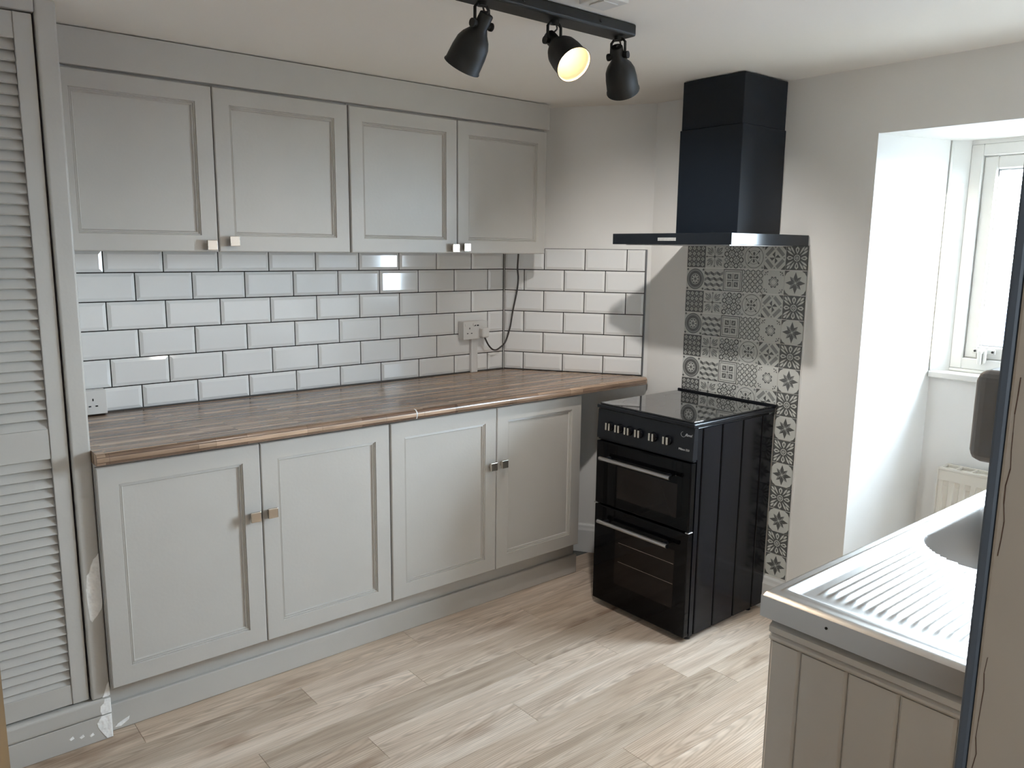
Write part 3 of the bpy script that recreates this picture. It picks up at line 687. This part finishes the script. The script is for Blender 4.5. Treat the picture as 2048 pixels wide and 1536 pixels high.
mb.build('pin_slots', 'black_hole', so2)

# ------------------------------------------------------------------ cooker
ck = thing('cooker', 'black freestanding electric cooker with glass hob and two ovens', 'cooker', (-0.347, -0.28, 0))
X0, X1, Y0, Y1 = -0.597, -0.097, -0.520, -0.014
MB().box((X0 + 0.003, Y0 + 0.002, 0.022), (X1 - 0.003, Y1 - 0.03, 0.868), bev=0.003).build('body', 'black_enamel', ck)
# right and left side panels with pressed vertical ribs
for xs, sg in ((X1, 1), (X0, -1)):
    ys = [Y0 + 0.004]
    prof = [(Y0 + 0.002, 0.0)]
    for yc in (-0.488, -0.366, -0.228, -0.094):
        prof += [(yc - 0.006, 0.0), (yc - 0.003, -0.003), (yc + 0.003, -0.003), (yc + 0.006, 0.0)]
    prof.append((Y1, 0.0))
    vs = []; n = len(prof)
    for z_ in (0.024, 0.862): vs += [(xs + sg * d, y_, z_) for y_, d in prof]
    for z_ in (0.024, 0.862): vs += [(xs - sg * 0.0029, y_, z_) for y_, d in (prof[0], prof[-1])]
    MB().add(vs, [(i, i + 1, n + i + 1, n + i) for i in range(n - 1)]).box((xs - sg * 0.0028, Y1 - 0.002, 0.024), (xs - sg * 0.0001, Y1, 0.862)).build('side_panel', 'black_enamel', ck)
hob = MB().box((X0 - 0.004, Y0 - 0.030, 0.870), (X1 + 0.004, Y1 + 0.002, 0.886), bev=0.004).build('hob_frame', 'black_panel', ck)
MB().box((X0 + 0.006, Y0 - 0.020, 0.8865), (X1 - 0.006, Y1 - 0.010, 0.8925), bev=0.0015).build('hob_glass', 'black_glass', hob)
def ring2(mb, cx, cy_, r, z_, w=0.0012, n=40):
    vs = []
    for k_ in range(n):
        a = 2 * PI * k_ / n; vs += [(cx + r * math.cos(a), cy_ + r * math.sin(a), z_), (cx + (r + w) * math.cos(a), cy_ + (r + w) * math.sin(a), z_)]
    mb.add(vs, [(2 * k_, 2 * k_ + 1, (2 * k_ + 3) % (2 * n), (2 * k_ + 2) % (2 * n)) for k_ in range(n)])
for cx, cy_, r in ((-0.47, -0.40, 0.088), (-0.22, -0.40, 0.070), (-0.47, -0.16, 0.070), (-0.22, -0.16, 0.088)): mb = MB(); ring2(mb, cx, cy_, r, 0.8927); mb.build('cooking_zone_mark', 'tp_mid', hob)
MB().box((X0 - 0.004, Y1 - 0.006, 0.8865), (X1 + 0.012, Y1 + 0.004, 0.900), bev=0.003).build('rear_lip', 'black_panel', hob)
# control panel, slightly sloped
vs = []
for x_ in (X0, X1): vs += [(x_, Y0 - 0.028, 0.744), (x_, Y0 + 0.001, 0.744), (x_, Y0 + 0.001, 0.868), (x_, Y0 - 0.022, 0.868)]
cp_ = MB().add(vs, [(0, 1, 2, 3), (7, 6, 5, 4), (0, 3, 7, 4), (3, 2, 6, 7), (2, 1, 5, 6), (1, 0, 4, 5)]).build('control_panel', 'black_panel', ck)
for kx_ in (-0.522, -0.470, -0.418, -0.362, -0.289, -0.218):
    kn = MB().lathe([(0, 0.020), (0.006, 0.0195), (0.010, 0.017)], (kx_, Y0 - 0.0262, 0.802), (0, -1, 0.05), seg=24).build('control_knob', 'black_enamel', cp_)
    mb = MB()
    for s_ in (-1, 1): mb.box((kx_ + s_ * 0.0085 - 0.0045, Y0 - 0.048, 0.787), (kx_ + s_ * 0.0085 + 0.0045, Y0 - 0.034, 0.818), bev=0.002)
    mb.build('grip', 'nickel', kn)
    MB().box((kx_ - 0.0038, Y0 - 0.044, 0.788), (kx_ + 0.0038, Y0 - 0.034, 0.816), bev=0.001, seg=1).build('pointer', 'black_enamel', kn)
RM = Matrix(((1, 0, 0, 0), (0, 0, -1, 0), (0, 1, 0, 0), (0, 0, 0, 1)))
text_mesh('lettering', 'Milano E50', 0.0115, cp_, 'print', Matrix.Translation((-0.140, Y0 - 0.0275, 0.7800)) @ RM, 0.15)
text_mesh('lettering', 'flavel', 0.015, cp_, 'print', Matrix.Translation((-0.122, Y0 - 0.0252, 0.838)) @ RM, 0.3)
mb = MB(); pr_ = []
for k_ in range(14):
    a = math.radians(100 + k_ * 20); pr_.append((-0.148 + 0.011 * math.cos(a), Y0 - 0.0246, 0.838 + 0.010 * math.sin(a)))
mb.tube(pr_, 0.0006, seg=5); mb.build('logo_swirl', 'print', cp_)
# oven doors
def oven_door(z0, z1, hz, wz0, wz1, shelves):
    yf = Y0 - 0.0305
    d = MB().box((X0 + 0.001, yf, z0), (X1 - 0.001, Y0 + 0.0005, z1), bev=0.005, seg=3).build('oven_door', 'oven_black', ck)
    MB().box((X0 + 0.125, yf - 0.0006, wz0), (X1 - 0.062, yf + 0.0008, wz1)).build('oven_window', 'oven_window', d)
    mb = MB()
    for z_ in shelves: mb.cyl((X0 + 0.145, yf - 0.0007, z_), (X1 - 0.064, yf - 0.0007, z_), 0.0009, seg=6)
    if shelves: mb.build('shelf_wires', 'wire', d)
    mb = MB(); mb.cyl((-0.541, yf - 0.036, hz), (-0.170, yf - 0.036, hz), 0.0085, seg=18)
    h = mb.build('handle', 'steel', d)
    for x_ in (-0.515, -0.196): MB().cyl((x_, yf + 0.001, hz), (x_, yf - 0.031, hz), 0.0065, seg=12).build('handle_bracket', 'black_panel', h)
    for x_, s_ in ((-0.5415, -1), (-0.1695, 1)): MB().cyl((x_, yf - 0.036, hz), (x_ + s_ * 0.004, yf - 0.036, hz), 0.0088, seg=18).build('end_cap', 'black_panel', h)
    return d
oven_door(0.460, 0.732, 0.668, 0.505, 0.640, ())
oven_door(0.026, 0.453, 0.394, 0.130, 0.372, (0.315, 0.232))
MB().box((X0 + 0.0015, Y0 - 0.020, 0.735), (X1 - 0.0015, Y0 + 0.0005, 0.7425), bev=0.002, seg=1).build('vent_strip', 'black_panel', ck)
MB().box((X0 - 0.004, Y0 - 0.031, 0.4545), (X0 + 0.016, Y0 - 0.004, 0.459), bev=0.001, seg=1).build('hinge', 'steel', ck)
MB().box((X1 - 0.016, Y0 - 0.031, 0.4545), (X1 + 0.001, Y0 - 0.004, 0.459), bev=0.001, seg=1).build('hinge', 'steel', ck)
for x_ in (X0 + 0.03, X1 - 0.03):
    for y_ in (Y0 + 0.03, Y1 - 0.06): MB().cyl((x_, y_, 0.0), (x_, y_, 0.0215), 0.014, seg=12).build('foot', 'black_panel', ck)

# ------------------------------------------------------------------ cooker hood
hd = thing('cooker_hood', 'black chimney cooker hood on the wall above the cooker', 'hood', (-0.29, -0.01, 1.548))
sl = MB().box((-0.575, -0.514, 1.549), (-0.003, -0.004, 1.591), bev=0.0012, seg=1).build('canopy', 'hood_slab', hd)
mb = MB()
for yy in (0,): mb.box((-0.54, -0.47, 1.5465), (-0.04, -0.06, 1.5488))
mb.build('grease_filter', 'steel', sl)
MB().box((-0.338, -0.5155, 1.562), (-0.250, -0.5135, 1.5745), bev=0.0006, seg=1).build('control_strip', 'tp_mid', sl)
mb = MB()
for k_ in range(5): mb.cyl((-0.328 + k_ * 0.017, -0.5152, 1.568), (-0.328 + k_ * 0.017, -0.5166, 1.568), 0.004, seg=10)
mb.build('control_buttons', 'tp_mid', sl)
MB().box((-0.430, -0.295, 1.5915), (-0.134, -0.004, 2.000), bev=0.0015, seg=1).build('lower_flue_cover', 'hood', hd)
MB().box((-0.426, -0.291, 2.0005), (-0.139, -0.004, 2.186), bev=0.0015, seg=1).build('upper_flue_cover', 'hood', hd)

# ------------------------------------------------------------------ track light
tl = thing('track_light', 'charcoal ceiling bar with three bell-shaped spotlights, the middle one glowing', 'light', (-0.04, -1.345, 2.19))
MB().box((-0.082, -1.662, 2.154), (-0.002, -1.047, 2.1895), bev=0.007, seg=3).build('bar', 'lampblack', tl)
for y_ in (-1.49, -1.20): MB().cyl((-0.003, y_, 2.172), (0.002, y_, 2.172), 0.005, seg=10).build('screw', 'black_hole', tl)
HEADS = [((-0.040, -1.600, 2.098), 's1'), ((-0.040, -1.345, 2.098), 's2'), ((-0.040, -1.085, 2.100), 's3')]
targets = {'s1': ((921.0, 129.5), True), 's2': ((1161.0, 130.0), False), 's3': ((1259.0, 177.0), True)}
AXES = {'s1': (-0.58, -0.12, -0.80), 's2': (0.760, -0.060, -0.647), 's3': (-0.34, 0.60, -0.72)}
for (p, key) in HEADS:
    p = Vector(p); ax = Vector(AXES[key]).normalized()
    prof = [(-0.030, 0.0165), (-0.028, 0.0185), (0.006, 0.0190), (0.018, 0.0255), (0.034, 0.0375), (0.050, 0.0445), (0.075, 0.0478), (0.112, 0.0492), (0.116, 0.0515), (0.118, 0.0515)]
    inner = [(0.118, 0.0500), (0.112, 0.0478), (0.075, 0.0462), (0.050, 0.0430), (0.034, 0.0358), (0.020, 0.0240)]
    sh = MB().lathe(prof, p, ax, seg=36, cap1=False).build('spot_shade', 'lampblack', tl)
    MB().lathe(inner, p, ax, seg=36, cap0=False, cap1=True).build('shade_lining', 'shade_in', sh)
    rim = MB().lathe([(0.118, 0.0515), (0.118, 0.0500)], p, ax, seg=36, cap0=False, cap1=False).build('rim', 'lampblack', sh)
    mb = MB().lathe([(0.028, 0.012), (0.040, 0.020), (0.060, 0.0265), (0.068, 0.0250), (0.074, 0.0170), (0.076, 0.006)], p, ax, seg=24)
    mb.build('bulb', 'glow' if SPOT_W[key] > 0 else 'white_plastic', sh)
    # bracket: U-shaped stirrup from the bar to the pivot knobs
    side = Vector((0, 1, 0)) if abs(ax.y) < 0.5 else Vector((1, 0, 0))
    side = (side - ax * side.dot(ax)); side = Vector((side.x, side.y, 0)).normalized()
    mb = MB(); top_ = Vector((p.x, p.y, 2.146))
    mb.tube([top_ + side * 0.0 , top_ + side * 0.016, top_ + side * 0.0235 + Vector((0, 0, -0.008)), p + side * 0.0235 + Vector((0, 0, 0.0)), p + side * 0.0235 - Vector((0, 0, 0.008))], 0.0042, seg=8)
    mb.tube([top_ - side * 0.0 , top_ - side * 0.016, top_ - side * 0.0235 + Vector((0, 0, -0.008)), p - side * 0.0235 + Vector((0, 0, 0.0)), p - side * 0.0235 - Vector((0, 0, 0.008))], 0.0042, seg=8)
    mb.cyl((p.x, p.y, 2.144), (p.x, p.y, 2.156), 0.013, seg=14)
    mb.build('bracket', 'lampblack', sh)
    for s_ in (-1, 1): MB().lathe([(0, 0.0075), (0.010, 0.0075), (0.010, 0.011), (0.016, 0.011)], p + side * s_ * 0.0185, side * s_, seg=12).build('pivot_knob', 'lampblack', sh)
    MB().tube(smooth([(p.x + 0.004, p.y, 2.146), (p.x + 0.007, p.y + 0.003, 2.130), tuple(p - ax * 0.034 + Vector((0.003, 0, 0))), tuple(p - ax * 0.026)], 4), 0.0025, seg=6).build('flex', 'cable', sh)
    ld_ = bpy.data.lights.new('spot_lamp', 'SPOT'); ld_.energy = SPOT_W[key]; ld_.color = LAMP_COL[key]; ld_.spot_size = math.radians(CONE[key]); ld_.spot_blend = 1.0; ld_.shadow_soft_size = 0.022
    if SPOT_W[key] <= 0: bpy.data.lights.remove(ld_); continue
    lo = bpy.data.objects.new('spot_lamp', ld_); COL.objects.link(lo); lo.parent = sh
    lo.location = p + ax * 0.082 - ABS[sh.name]; lo.rotation_euler = ax.to_track_quat('-Z', 'Y').to_euler()
cp2 = thing('ceiling_rose', 'small white plate on the ceiling beside the track light bar', 'ceiling plate', (0.11, -1.29, 2.19))
MB().box((0.055, -1.345, 2.176), (0.150, -1.250, 2.1895), bev=0.003).build('plate', 'white_plastic', cp2)
MB().box((0.075, -1.325, 2.172), (0.130, -1.270, 2.1758), bev=0.001).build('cover', 'white_plastic', cp2)

# ------------------------------------------------------------------ window
wn = thing('window_1', 'white framed window with casement stay in the deep recess', 'window', (0.85, 0.48, 1.04))
del wn['category']; wn['kind'] = 'structure'
FX0, FX1, FZ0, FZ1, FY0, FY1 = 0.385, 1.440, 1.075, 1.940, 0.455, 0.525
def frame(x0, x1, z0, z1, w, y0, y1, bev=0.003):
    mb = MB()
    mb.box((x0, y0, z0), (x0 + w, y1, z1), bev=bev, seg=1); mb.box((x1 - w, y0, z0), (x1, y1, z1), bev=bev, seg=1)
    mb.box((x0 + w, y0, z1 - w), (x1 - w, y1, z1), bev=bev, seg=1); mb.box((x0 + w, y0, z0), (x1 - w, y1, z0 + w), bev=bev, seg=1); return mb
frame(FX0, FX1, FZ0, FZ1, 0.044, FY0, FY1).build('frame', 'upvc', wn)
sa = frame(FX0 + 0.045, FX1 - 0.045, FZ0 + 0.045, FZ1 - 0.045, 0.050, FY0 + 0.012, FY1 - 0.008, 0.005).build('sash', 'upvc', wn)
frame(FX0 + 0.0955, FX1 - 0.0955, FZ0 + 0.0955, FZ1 - 0.0955, 0.005, FY0 + 0.022, FY1 - 0.03, 0.001).build('gasket', 'switch', sa)
MB().box((FX0 + 0.0975, FY0 + 0.032, FZ0 + 0.0975), (FX1 - 0.0975, FY0 + 0.038, FZ1 - 0.0975)).build('pane', 'glass', sa)
# splayed linings and sill board
mb = MB(); mb.prism([(BX0 + 0.001, BY + 0.001), (FX0, FY0), (FX0, FY1), (BX0 + 0.001, FY1)][::-1], 1.04, 1.957); mb.build('lining', 'upvc', wn)
mb = MB(); mb.prism([(BX1 - 0.001, BY + 0.001), (BX1 - 0.001, FY1), (FX1, FY1), (FX1, FY0)][::-1], 1.04, 1.957); mb.build('lining', 'upvc', wn)
MB().box((FX0, FY0 + 0.002, FZ1 + 0.0005), (FX1, FY1, OZ + 0.0015)).build('head_lining', 'upvc', wn)
MB().box((BX0 + 0.002, BY - 0.022, 1.036), (BX1 - 0.002, FY1, 1.062), bev=0.004).build('sill', 'upvc', wn)
MB().box((FX0, FY0 - 0.004, 1.0625), (FX1, FY1, 1.0745), bev=0.003).build('sill_bead', 'upvc', wn)
MB().box((BX0 + 0.0005, BY - 0.010, 1.0625), (BX0 + 0.006, BY + 0.003, 1.955), bev=0.0015, seg=1).build('lining_bead', 'upvc', wn)
# casement stay
cs_ = MB().box((0.462, FY0 + 0.006, 1.140), (0.545, FY0 + 0.0115, 1.160), bev=0.002, seg=1).build('stay_plate', 'upvc', wn)
for x_ in (0.472, 0.535): MB().cyl((x_, FY0 + 0.007, 1.150), (x_, FY0 + 0.0035, 1.150), 0.0045, seg=10).build('screw', 'black_hole', cs_)
MB().box((0.488, FY0 - 0.016, 1.098), (0.504, FY0 + 0.0055, 1.156), bev=0.004, seg=2).build('stay_handle', 'upvc', cs_)
MB().box((0.508, FY0 - 0.010, 1.104), (0.517, FY0 + 0.0055, 1.156), bev=0.003, seg=2).build('stay_handle', 'upvc', cs_)

# ------------------------------------------------------------------ radiator
ra = thing('radiator', 'cream panel radiator with top grille under the recessed window', 'radiator', (0.90, 0.345, 0.12))
RX0, RX1, RY0, RY1, RZ0, RZ1 = 0.445, 1.40, 0.300, 0.385, 0.13, 0.700
prof = []; x_ = RX0 + 0.02; mb = MB()
pts = [(RX0 + 0.002, 0.0)]; pitch = 0.040; xx = RX0 + 0.030
while xx + 0.03 < RX1: pts += [(xx - 0.012, 0.0), (xx - 0.008, -0.007), (xx + 0.008, -0.007), (xx + 0.012, 0.0)]; xx += pitch
pts.append((RX1 - 0.002, 0.0)); n = len(pts)
zz = [RZ0 + 0.03, RZ0 + 0.055, RZ1 - 0.075, RZ1 - 0.05]; dep = [0, 1, 1, 0]; vs = []
for z_, d in zip(zz, dep): vs += [(a, RY0 + c * -1 * d + 0.004, z_) for a, c in pts]
mb.add(vs, [(r_ * n + i, r_ * n + i + 1, (r_ + 1) * n + i + 1, (r_ + 1) * n + i) for r_ in range(3) for i in range(n - 1)], 0, False)
mb.box((RX0 + 0.002, RY0 + 0.0005, RZ1 - 0.05), (RX1 - 0.002, RY0 + 0.014, RZ1 - 0.010)); mb.box((RX0 + 0.002, RY0 + 0.0005, RZ0), (RX1 - 0.002, RY0 + 0.014, RZ0 + 0.03)); mb.box((RX0 + 0.002, RY0 + 0.012, RZ0), (RX1 - 0.002, RY0 + 0.016, RZ1 - 0.01))
mb.build('front_panel', 'radiator', ra)
MB().box((RX0 + 0.002, RY1 - 0.012, RZ0), (RX1 - 0.002, RY1, RZ1 - 0.01)).build('rear_panel', 'radiator', ra)
for xa in (RX0, RX1 - 0.002): MB().box((xa - 0.001, RY0 - 0.002, RZ0 - 0.002), (xa + 0.0015, RY1, RZ1 - 0.004)).build('side_cover', 'radiator', ra)
mb = MB(); mb.box((RX0, RY0 - 0.002, RZ1 - 0.0095), (RX1, RY0 + 0.012, RZ1), bev=0.001, seg=1); mb.box((RX0, RY1 - 0.012, RZ1 - 0.0095), (RX1, RY1, RZ1), bev=0.001, seg=1)
xx = RX0
while xx < RX1: mb.box((xx, RY0 + 0.012, RZ1 - 0.009), (xx + 0.006, RY1 - 0.012, RZ1 - 0.001)); xx += 0.055
mb.box((RX0 + 0.002, RY0 + 0.012, RZ1 - 0.0155), (RX1 - 0.002, RY1 - 0.012, RZ1 - 0.0115))
mb.build('top_grille', 'radiator', ra)
for xa in (RX0 + 0.10, RX1 - 0.12): MB().box((xa, RY1 + 0.0005, 0.25), (xa + 0.03, BY - 0.0005, 0.60)).build('wall_bracket', 'radiator', ra)

# ------------------------------------------------------------------ sink unit
sc2 = thing('sink_cabinet', 'grey sink cupboard with tongue-and-groove end panel near the doorway', 'cabinet', (1.22, -1.1, 0))
CX0, CX1, CY0, CY1 = 0.945, XR - 0.004, -1.655, -0.462
mb = MB(); mb.box((CX0, CY0 + 0.004, 0.0005), (CX1, CY0 + 0.016, 0.852)); mb.box((CX0, CY1 - 0.018, 0.0005), (CX1, CY1, 0.852)); mb.box((CX0, CY0 + 0.017, 0.0005), (CX0 + 0.018, CY1 - 0.019, 0.852)); mb.box((CX0 + 0.019, CY0 + 0.017, 0.12), (CX1, CY1 - 0.019, 0.138))
mb.build('carcass', 'grey', sc2)
bx = CX0 + 0.0005; first = True
edges_x = [CX0 - 0.002, 1.004, 1.094, 1.184, 1.274, 1.364, 1.454, CX1]
for a, c in zip(edges_x[:-1], edges_x[1:]):
    v = 0.005
    pr3 = [(a + 0.0003, CY0 + 0.0035), (a + 0.0003, CY0 - 0.003), (a + v, CY0 - 0.008), (c - v, CY0 - 0.008), (c - 0.0003, CY0 - 0.003), (c - 0.0003, CY0 + 0.0035)]
    MB().prism(pr3[::-1], 0.0005, 0.806).build('board', 'grey', sc2)
prof = [(0.0, 0.807), (0.010, 0.807), (0.016, 0.813), (0.016, 0.818), (0.011, 0.822), (0.018, 0.827), (0.018, 0.838), (0.008, 0.845), (0.0, 0.845)]
vs = [(CX0 - 0.002, CY0 + 0.0035 - d, z_) for d, z_ in prof] + [(CX1, CY0 + 0.0035 - d, z_) for d, z_ in prof]; n = len(prof)
MB().add(vs, [tuple(range(n)), tuple(reversed(range(n, 2 * n)))] + [(i, i + n, (i + 1) % n + n, (i + 1) % n) for i in range(n)]).build('moulding', 'grey', sc2)
for ya, yb_ in ((CY0 + 0.02, -1.06), (-1.055, CY1 - 0.002)):
    d = MB().box((CX0 - 0.019, ya, 0.13), (CX0 - 0.0005, yb_, 0.845), bev=0.002).build('door', 'grey', sc2)
# stainless top: grid height field with drainer flutes and round bowl
sk = thing('sink', 'stainless steel sink top with fluted drainer and rounded bowl', 'sink', (1.22, -1.1, 0.855))
TX0, TX1, TY0, TY1, TZS = 0.925, XR - 0.003, -1.675, -0.455, 0.900
BX_0, BX_1, BY_0, BY_1, BRAD = 0.972, 1.410, -1.215, -0.640, 0.150
def hz(x, y):
    h = TZS
    ex = min(x - TX0, TX1 - x, y - TY0, TY1 - y)
    if ex < 0.006: h -= 0.006 * (1 - ex / 0.006) ** 2
    # dished area inside the rim
    ix = min(x - (TX0 + 0.030), (TX1 - 0.060) - x, y - (TY0 + 0.045), (TY1 - 0.05) - y)
    q = min(1, max(0, ix / 0.016)); dish = 0.008 * q * q * (3 - 2 * q); h -= dish
    # rim bead
    if -0.010 < ix < 0.0: h += 0.0022 * math.sin(PI * (ix + 0.010) / 0.010)
    qx = abs(x - (BX_0 + BX_1) / 2) - ((BX_1 - BX_0) / 2 - BRAD); qy = abs(y - (BY_0 + BY_1) / 2) - ((BY_1 - BY_0) / 2 - BRAD)
    r_ = math.hypot(max(qx, 0), max(qy, 0)) + min(max(qx, qy), 0) - BRAD        # signed distance to the bowl edge
    if r_ < 0:
        u = min(1, -r_ / 0.05); h -= 0.165 * (1 - (1 - u) ** 2.2)
    elif q >= 1 and y < BY_0 + 0.15:
        fy = min(1, max(0, (y - (TY0 + 0.085)) / 0.03)); fr = min(1, max(0, (r_ - 0.012) / 0.025))
        fx = min(1, max(0, (x - (TX0 + 0.062)) / 0.006)) * min(1, max(0, ((TX1 - 0.085) - x) / 0.006))
        h += 0.0036 * fy * fr * fx * (0.5 + 0.5 * math.cos(2 * PI * (x - TX0 - 0.05) / 0.0188))
    return h
nx, ny = 300, 150
gx = [TX0 + (TX1 - TX0) * i / nx for i in range(nx + 1)]; gy = [TY0 + (TY1 - TY0) * j / ny for j in range(ny + 1)]
vs = [(a, c, hz(a, c)) for c in gy for a in gx]
mb = MB().add(vs, [(j * (nx + 1) + i, j * (nx + 1) + i + 1, (j + 1) * (nx + 1) + i + 1, (j + 1) * (nx + 1) + i) for j in range(ny) for i in range(nx)], 0, True)
mb.build('bowl_and_drainer', 'steel', sk)
mb = MB()
mb.box((TX0, TY0, 0.856), (TX1, TY0 + 0.002, TZS - 0.0058)); mb.box((TX0, TY0 + 0.0021, 0.856), (TX0 + 0.002, TY1, TZS - 0.0058)); mb.box((TX0, TY1 - 0.002, 0.856), (TX1, TY1, TZS - 0.0058)); mb.box((TX0, TY0, 0.853), (TX1, TY0 + 0.014, 0.856))
mb.build('apron', 'steel', sk)
mb = MB()
for x_ in (1.056, 1.30): mb.cyl((x_, TY0 + 0.0005, 0.878), (x_, TY0 - 0.0012, 0.878), 0.0025, seg=10)
mb.build('screw_holes', 'black_hole', sk)
tp = thing('tap', 'small dark-topped chrome tap at the far end of the sink', 'tap', (1.02, -0.60, 0.90))
TAPX, TAPY = 0.985, -0.585
MB().lathe([(0, 0.024), (0.006, 0.024), (0.010, 0.016), (0.030, 0.014)], (TAPX, TAPY, 0.9005), (0, 0, 1), seg=20).build('base', 'steel', tp)
MB().tube(smooth([(TAPX, TAPY, 0.925), (TAPX + 0.02, TAPY - 0.01, 0.945), (TAPX + 0.07, TAPY - 0.05, 0.955), (TAPX + 0.12, TAPY - 0.10, 0.950), (TAPX + 0.135, TAPY - 0.115, 0.932)], 4), 0.010, seg=12).build('spout', 'steel', tp)
MB().lathe([(0, 0.016), (0.012, 0.019), (0.020, 0.017), (0.024, 0.010)], (TAPX, TAPY, 0.931), (0, 0, 1), seg=16).build('handle', 'black_panel', tp)

# ------------------------------------------------------------------ doorway: jamb, door, switch
jb = thing('trim_1', 'beige painted door jamb close to the camera on the right', 'door jamb', (1.61, -2.40, 0))
del jb['category']; jb['kind'] = 'structure'
MB().box((XR + 0.0030, DY0, 0.0005), (XR + 0.190, DY0 + 0.029, 2.03), bev=0.002).build('jamb_board', 'jamb', jb)
MB().box((XR - 0.0045, DY0 + 0.001, 0.0005), (XR + 0.0028, DY0 + 0.029, 2.03), bev=0.002).build('edge_bead', 'jamb_edge', jb)
rc = random.Random(5); pts = []; z_ = 0.30
while z_ < 1.46: pts.append((XR + 0.0075 + rc.uniform(-0.0008, 0.0008), DY0 - 0.0002, z_)); z_ += 0.011
mb = MB()
for a, c in zip(pts[:-1], pts[1:]):
    if math.sin(a[2] * 23) + 0.6 * math.sin(a[2] * 61) > -0.5: mb.tube([a, c], rc.uniform(0.00012, 0.00035), seg=5)
mb.build('paint_crack', 'crack', jb)
dr = thing('door_1', 'brown wooden door standing open at the left edge', 'door', (1.5, -3.22, 0))
del dr['category']; dr['kind'] = 'structure'
hp = Vector((1.505, -3.215)); tpv = Vector((0.802, -2.852)); dd = (tpv - hp).normalized(); nn = Vector((dd.y, -dd.x))
a0, a1, a2, a3 = hp, tpv, tpv + nn * -0.036, hp + nn * -0.036
if (a2 - Vector((1.7, -2.93))).length < (a1 - Vector((1.7, -2.93))).length: a2, a3 = tpv + nn * 0.036, hp + nn * 0.036
MB().prism([tuple(a0), tuple(a1), tuple(a2), tuple(a3)], 0.008, 1.99).build('leaf', 'doorwood', dr)
hx = hp + dd * 0.72
MB().lathe([(0, 0.022), (0.012, 0.010), (0.03, 0.012), (0.045, 0.024), (0.055, 0.020)], (hx.x, hx.y, 1.0), (nn.x, nn.y, 0), seg=16).build('handle', 'nickel', dr)
sw_ = thing('wall_switch', 'grey rounded switch box fixed beside the doorway edge', 'switch', (XR, -2.33, 1.42))
MB().box((XR - 0.030, -2.375, 1.391), (XR - 0.0005, -2.300, 1.452), bev=0.0075, seg=4).build('box', 'switch', sw_)
MB().box((XR - 0.0335, -2.345, 1.408), (XR - 0.0305, -2.327, 1.432), bev=0.0015, seg=2).build('rocker', 'switch', sw_)

# ------------------------------------------------------------------ outside the window
struct(MB().box((-60, 0.9, -3.3), (60, 120, -3.0)).build('ground', 'ground'))
nh = thing('neighbour_house', 'slate roofed house seen through the window', 'building', (-1.2, 5.2, -3.0))
MB().box((-5.0, 4.1, -3.0), (4.0, 7.5, 0.35)).build('wall', 'render', nh)
vs = [(-5.2, 3.8, 0.25), (4.2, 3.8, 0.25), (4.2, 5.8, 1.12), (-5.2, 5.8, 1.12), (4.2, 7.8, 0.25), (-5.2, 7.8, 0.25)]
rf = MB().add(vs + [(a, c, z_ - 0.08) for a, c, z_ in vs], [(0, 1, 2, 3), (3, 2, 4, 5), (9, 8, 7, 6), (11, 10, 8, 9), (0, 3, 9, 6), (3, 5, 11, 9), (1, 7, 8, 2), (2, 8, 10, 4), (0, 6, 7, 1), (5, 4, 10, 11)]).build('roof', 'slate', nh)
chm = MB().box((-1.42, 5.6, 1.0), (-1.02, 6.0, 1.42)).build('chimney', 'render', nh)
for x_ in (-1.33, -1.12): MB().lathe([(0, 0.07), (0.02, 0.08), (0.22, 0.065), (0.25, 0.08)], (x_, 5.8, 1.42), (0, 0, 1), seg=12).build('chimney_pot', 'doorwood', chm)
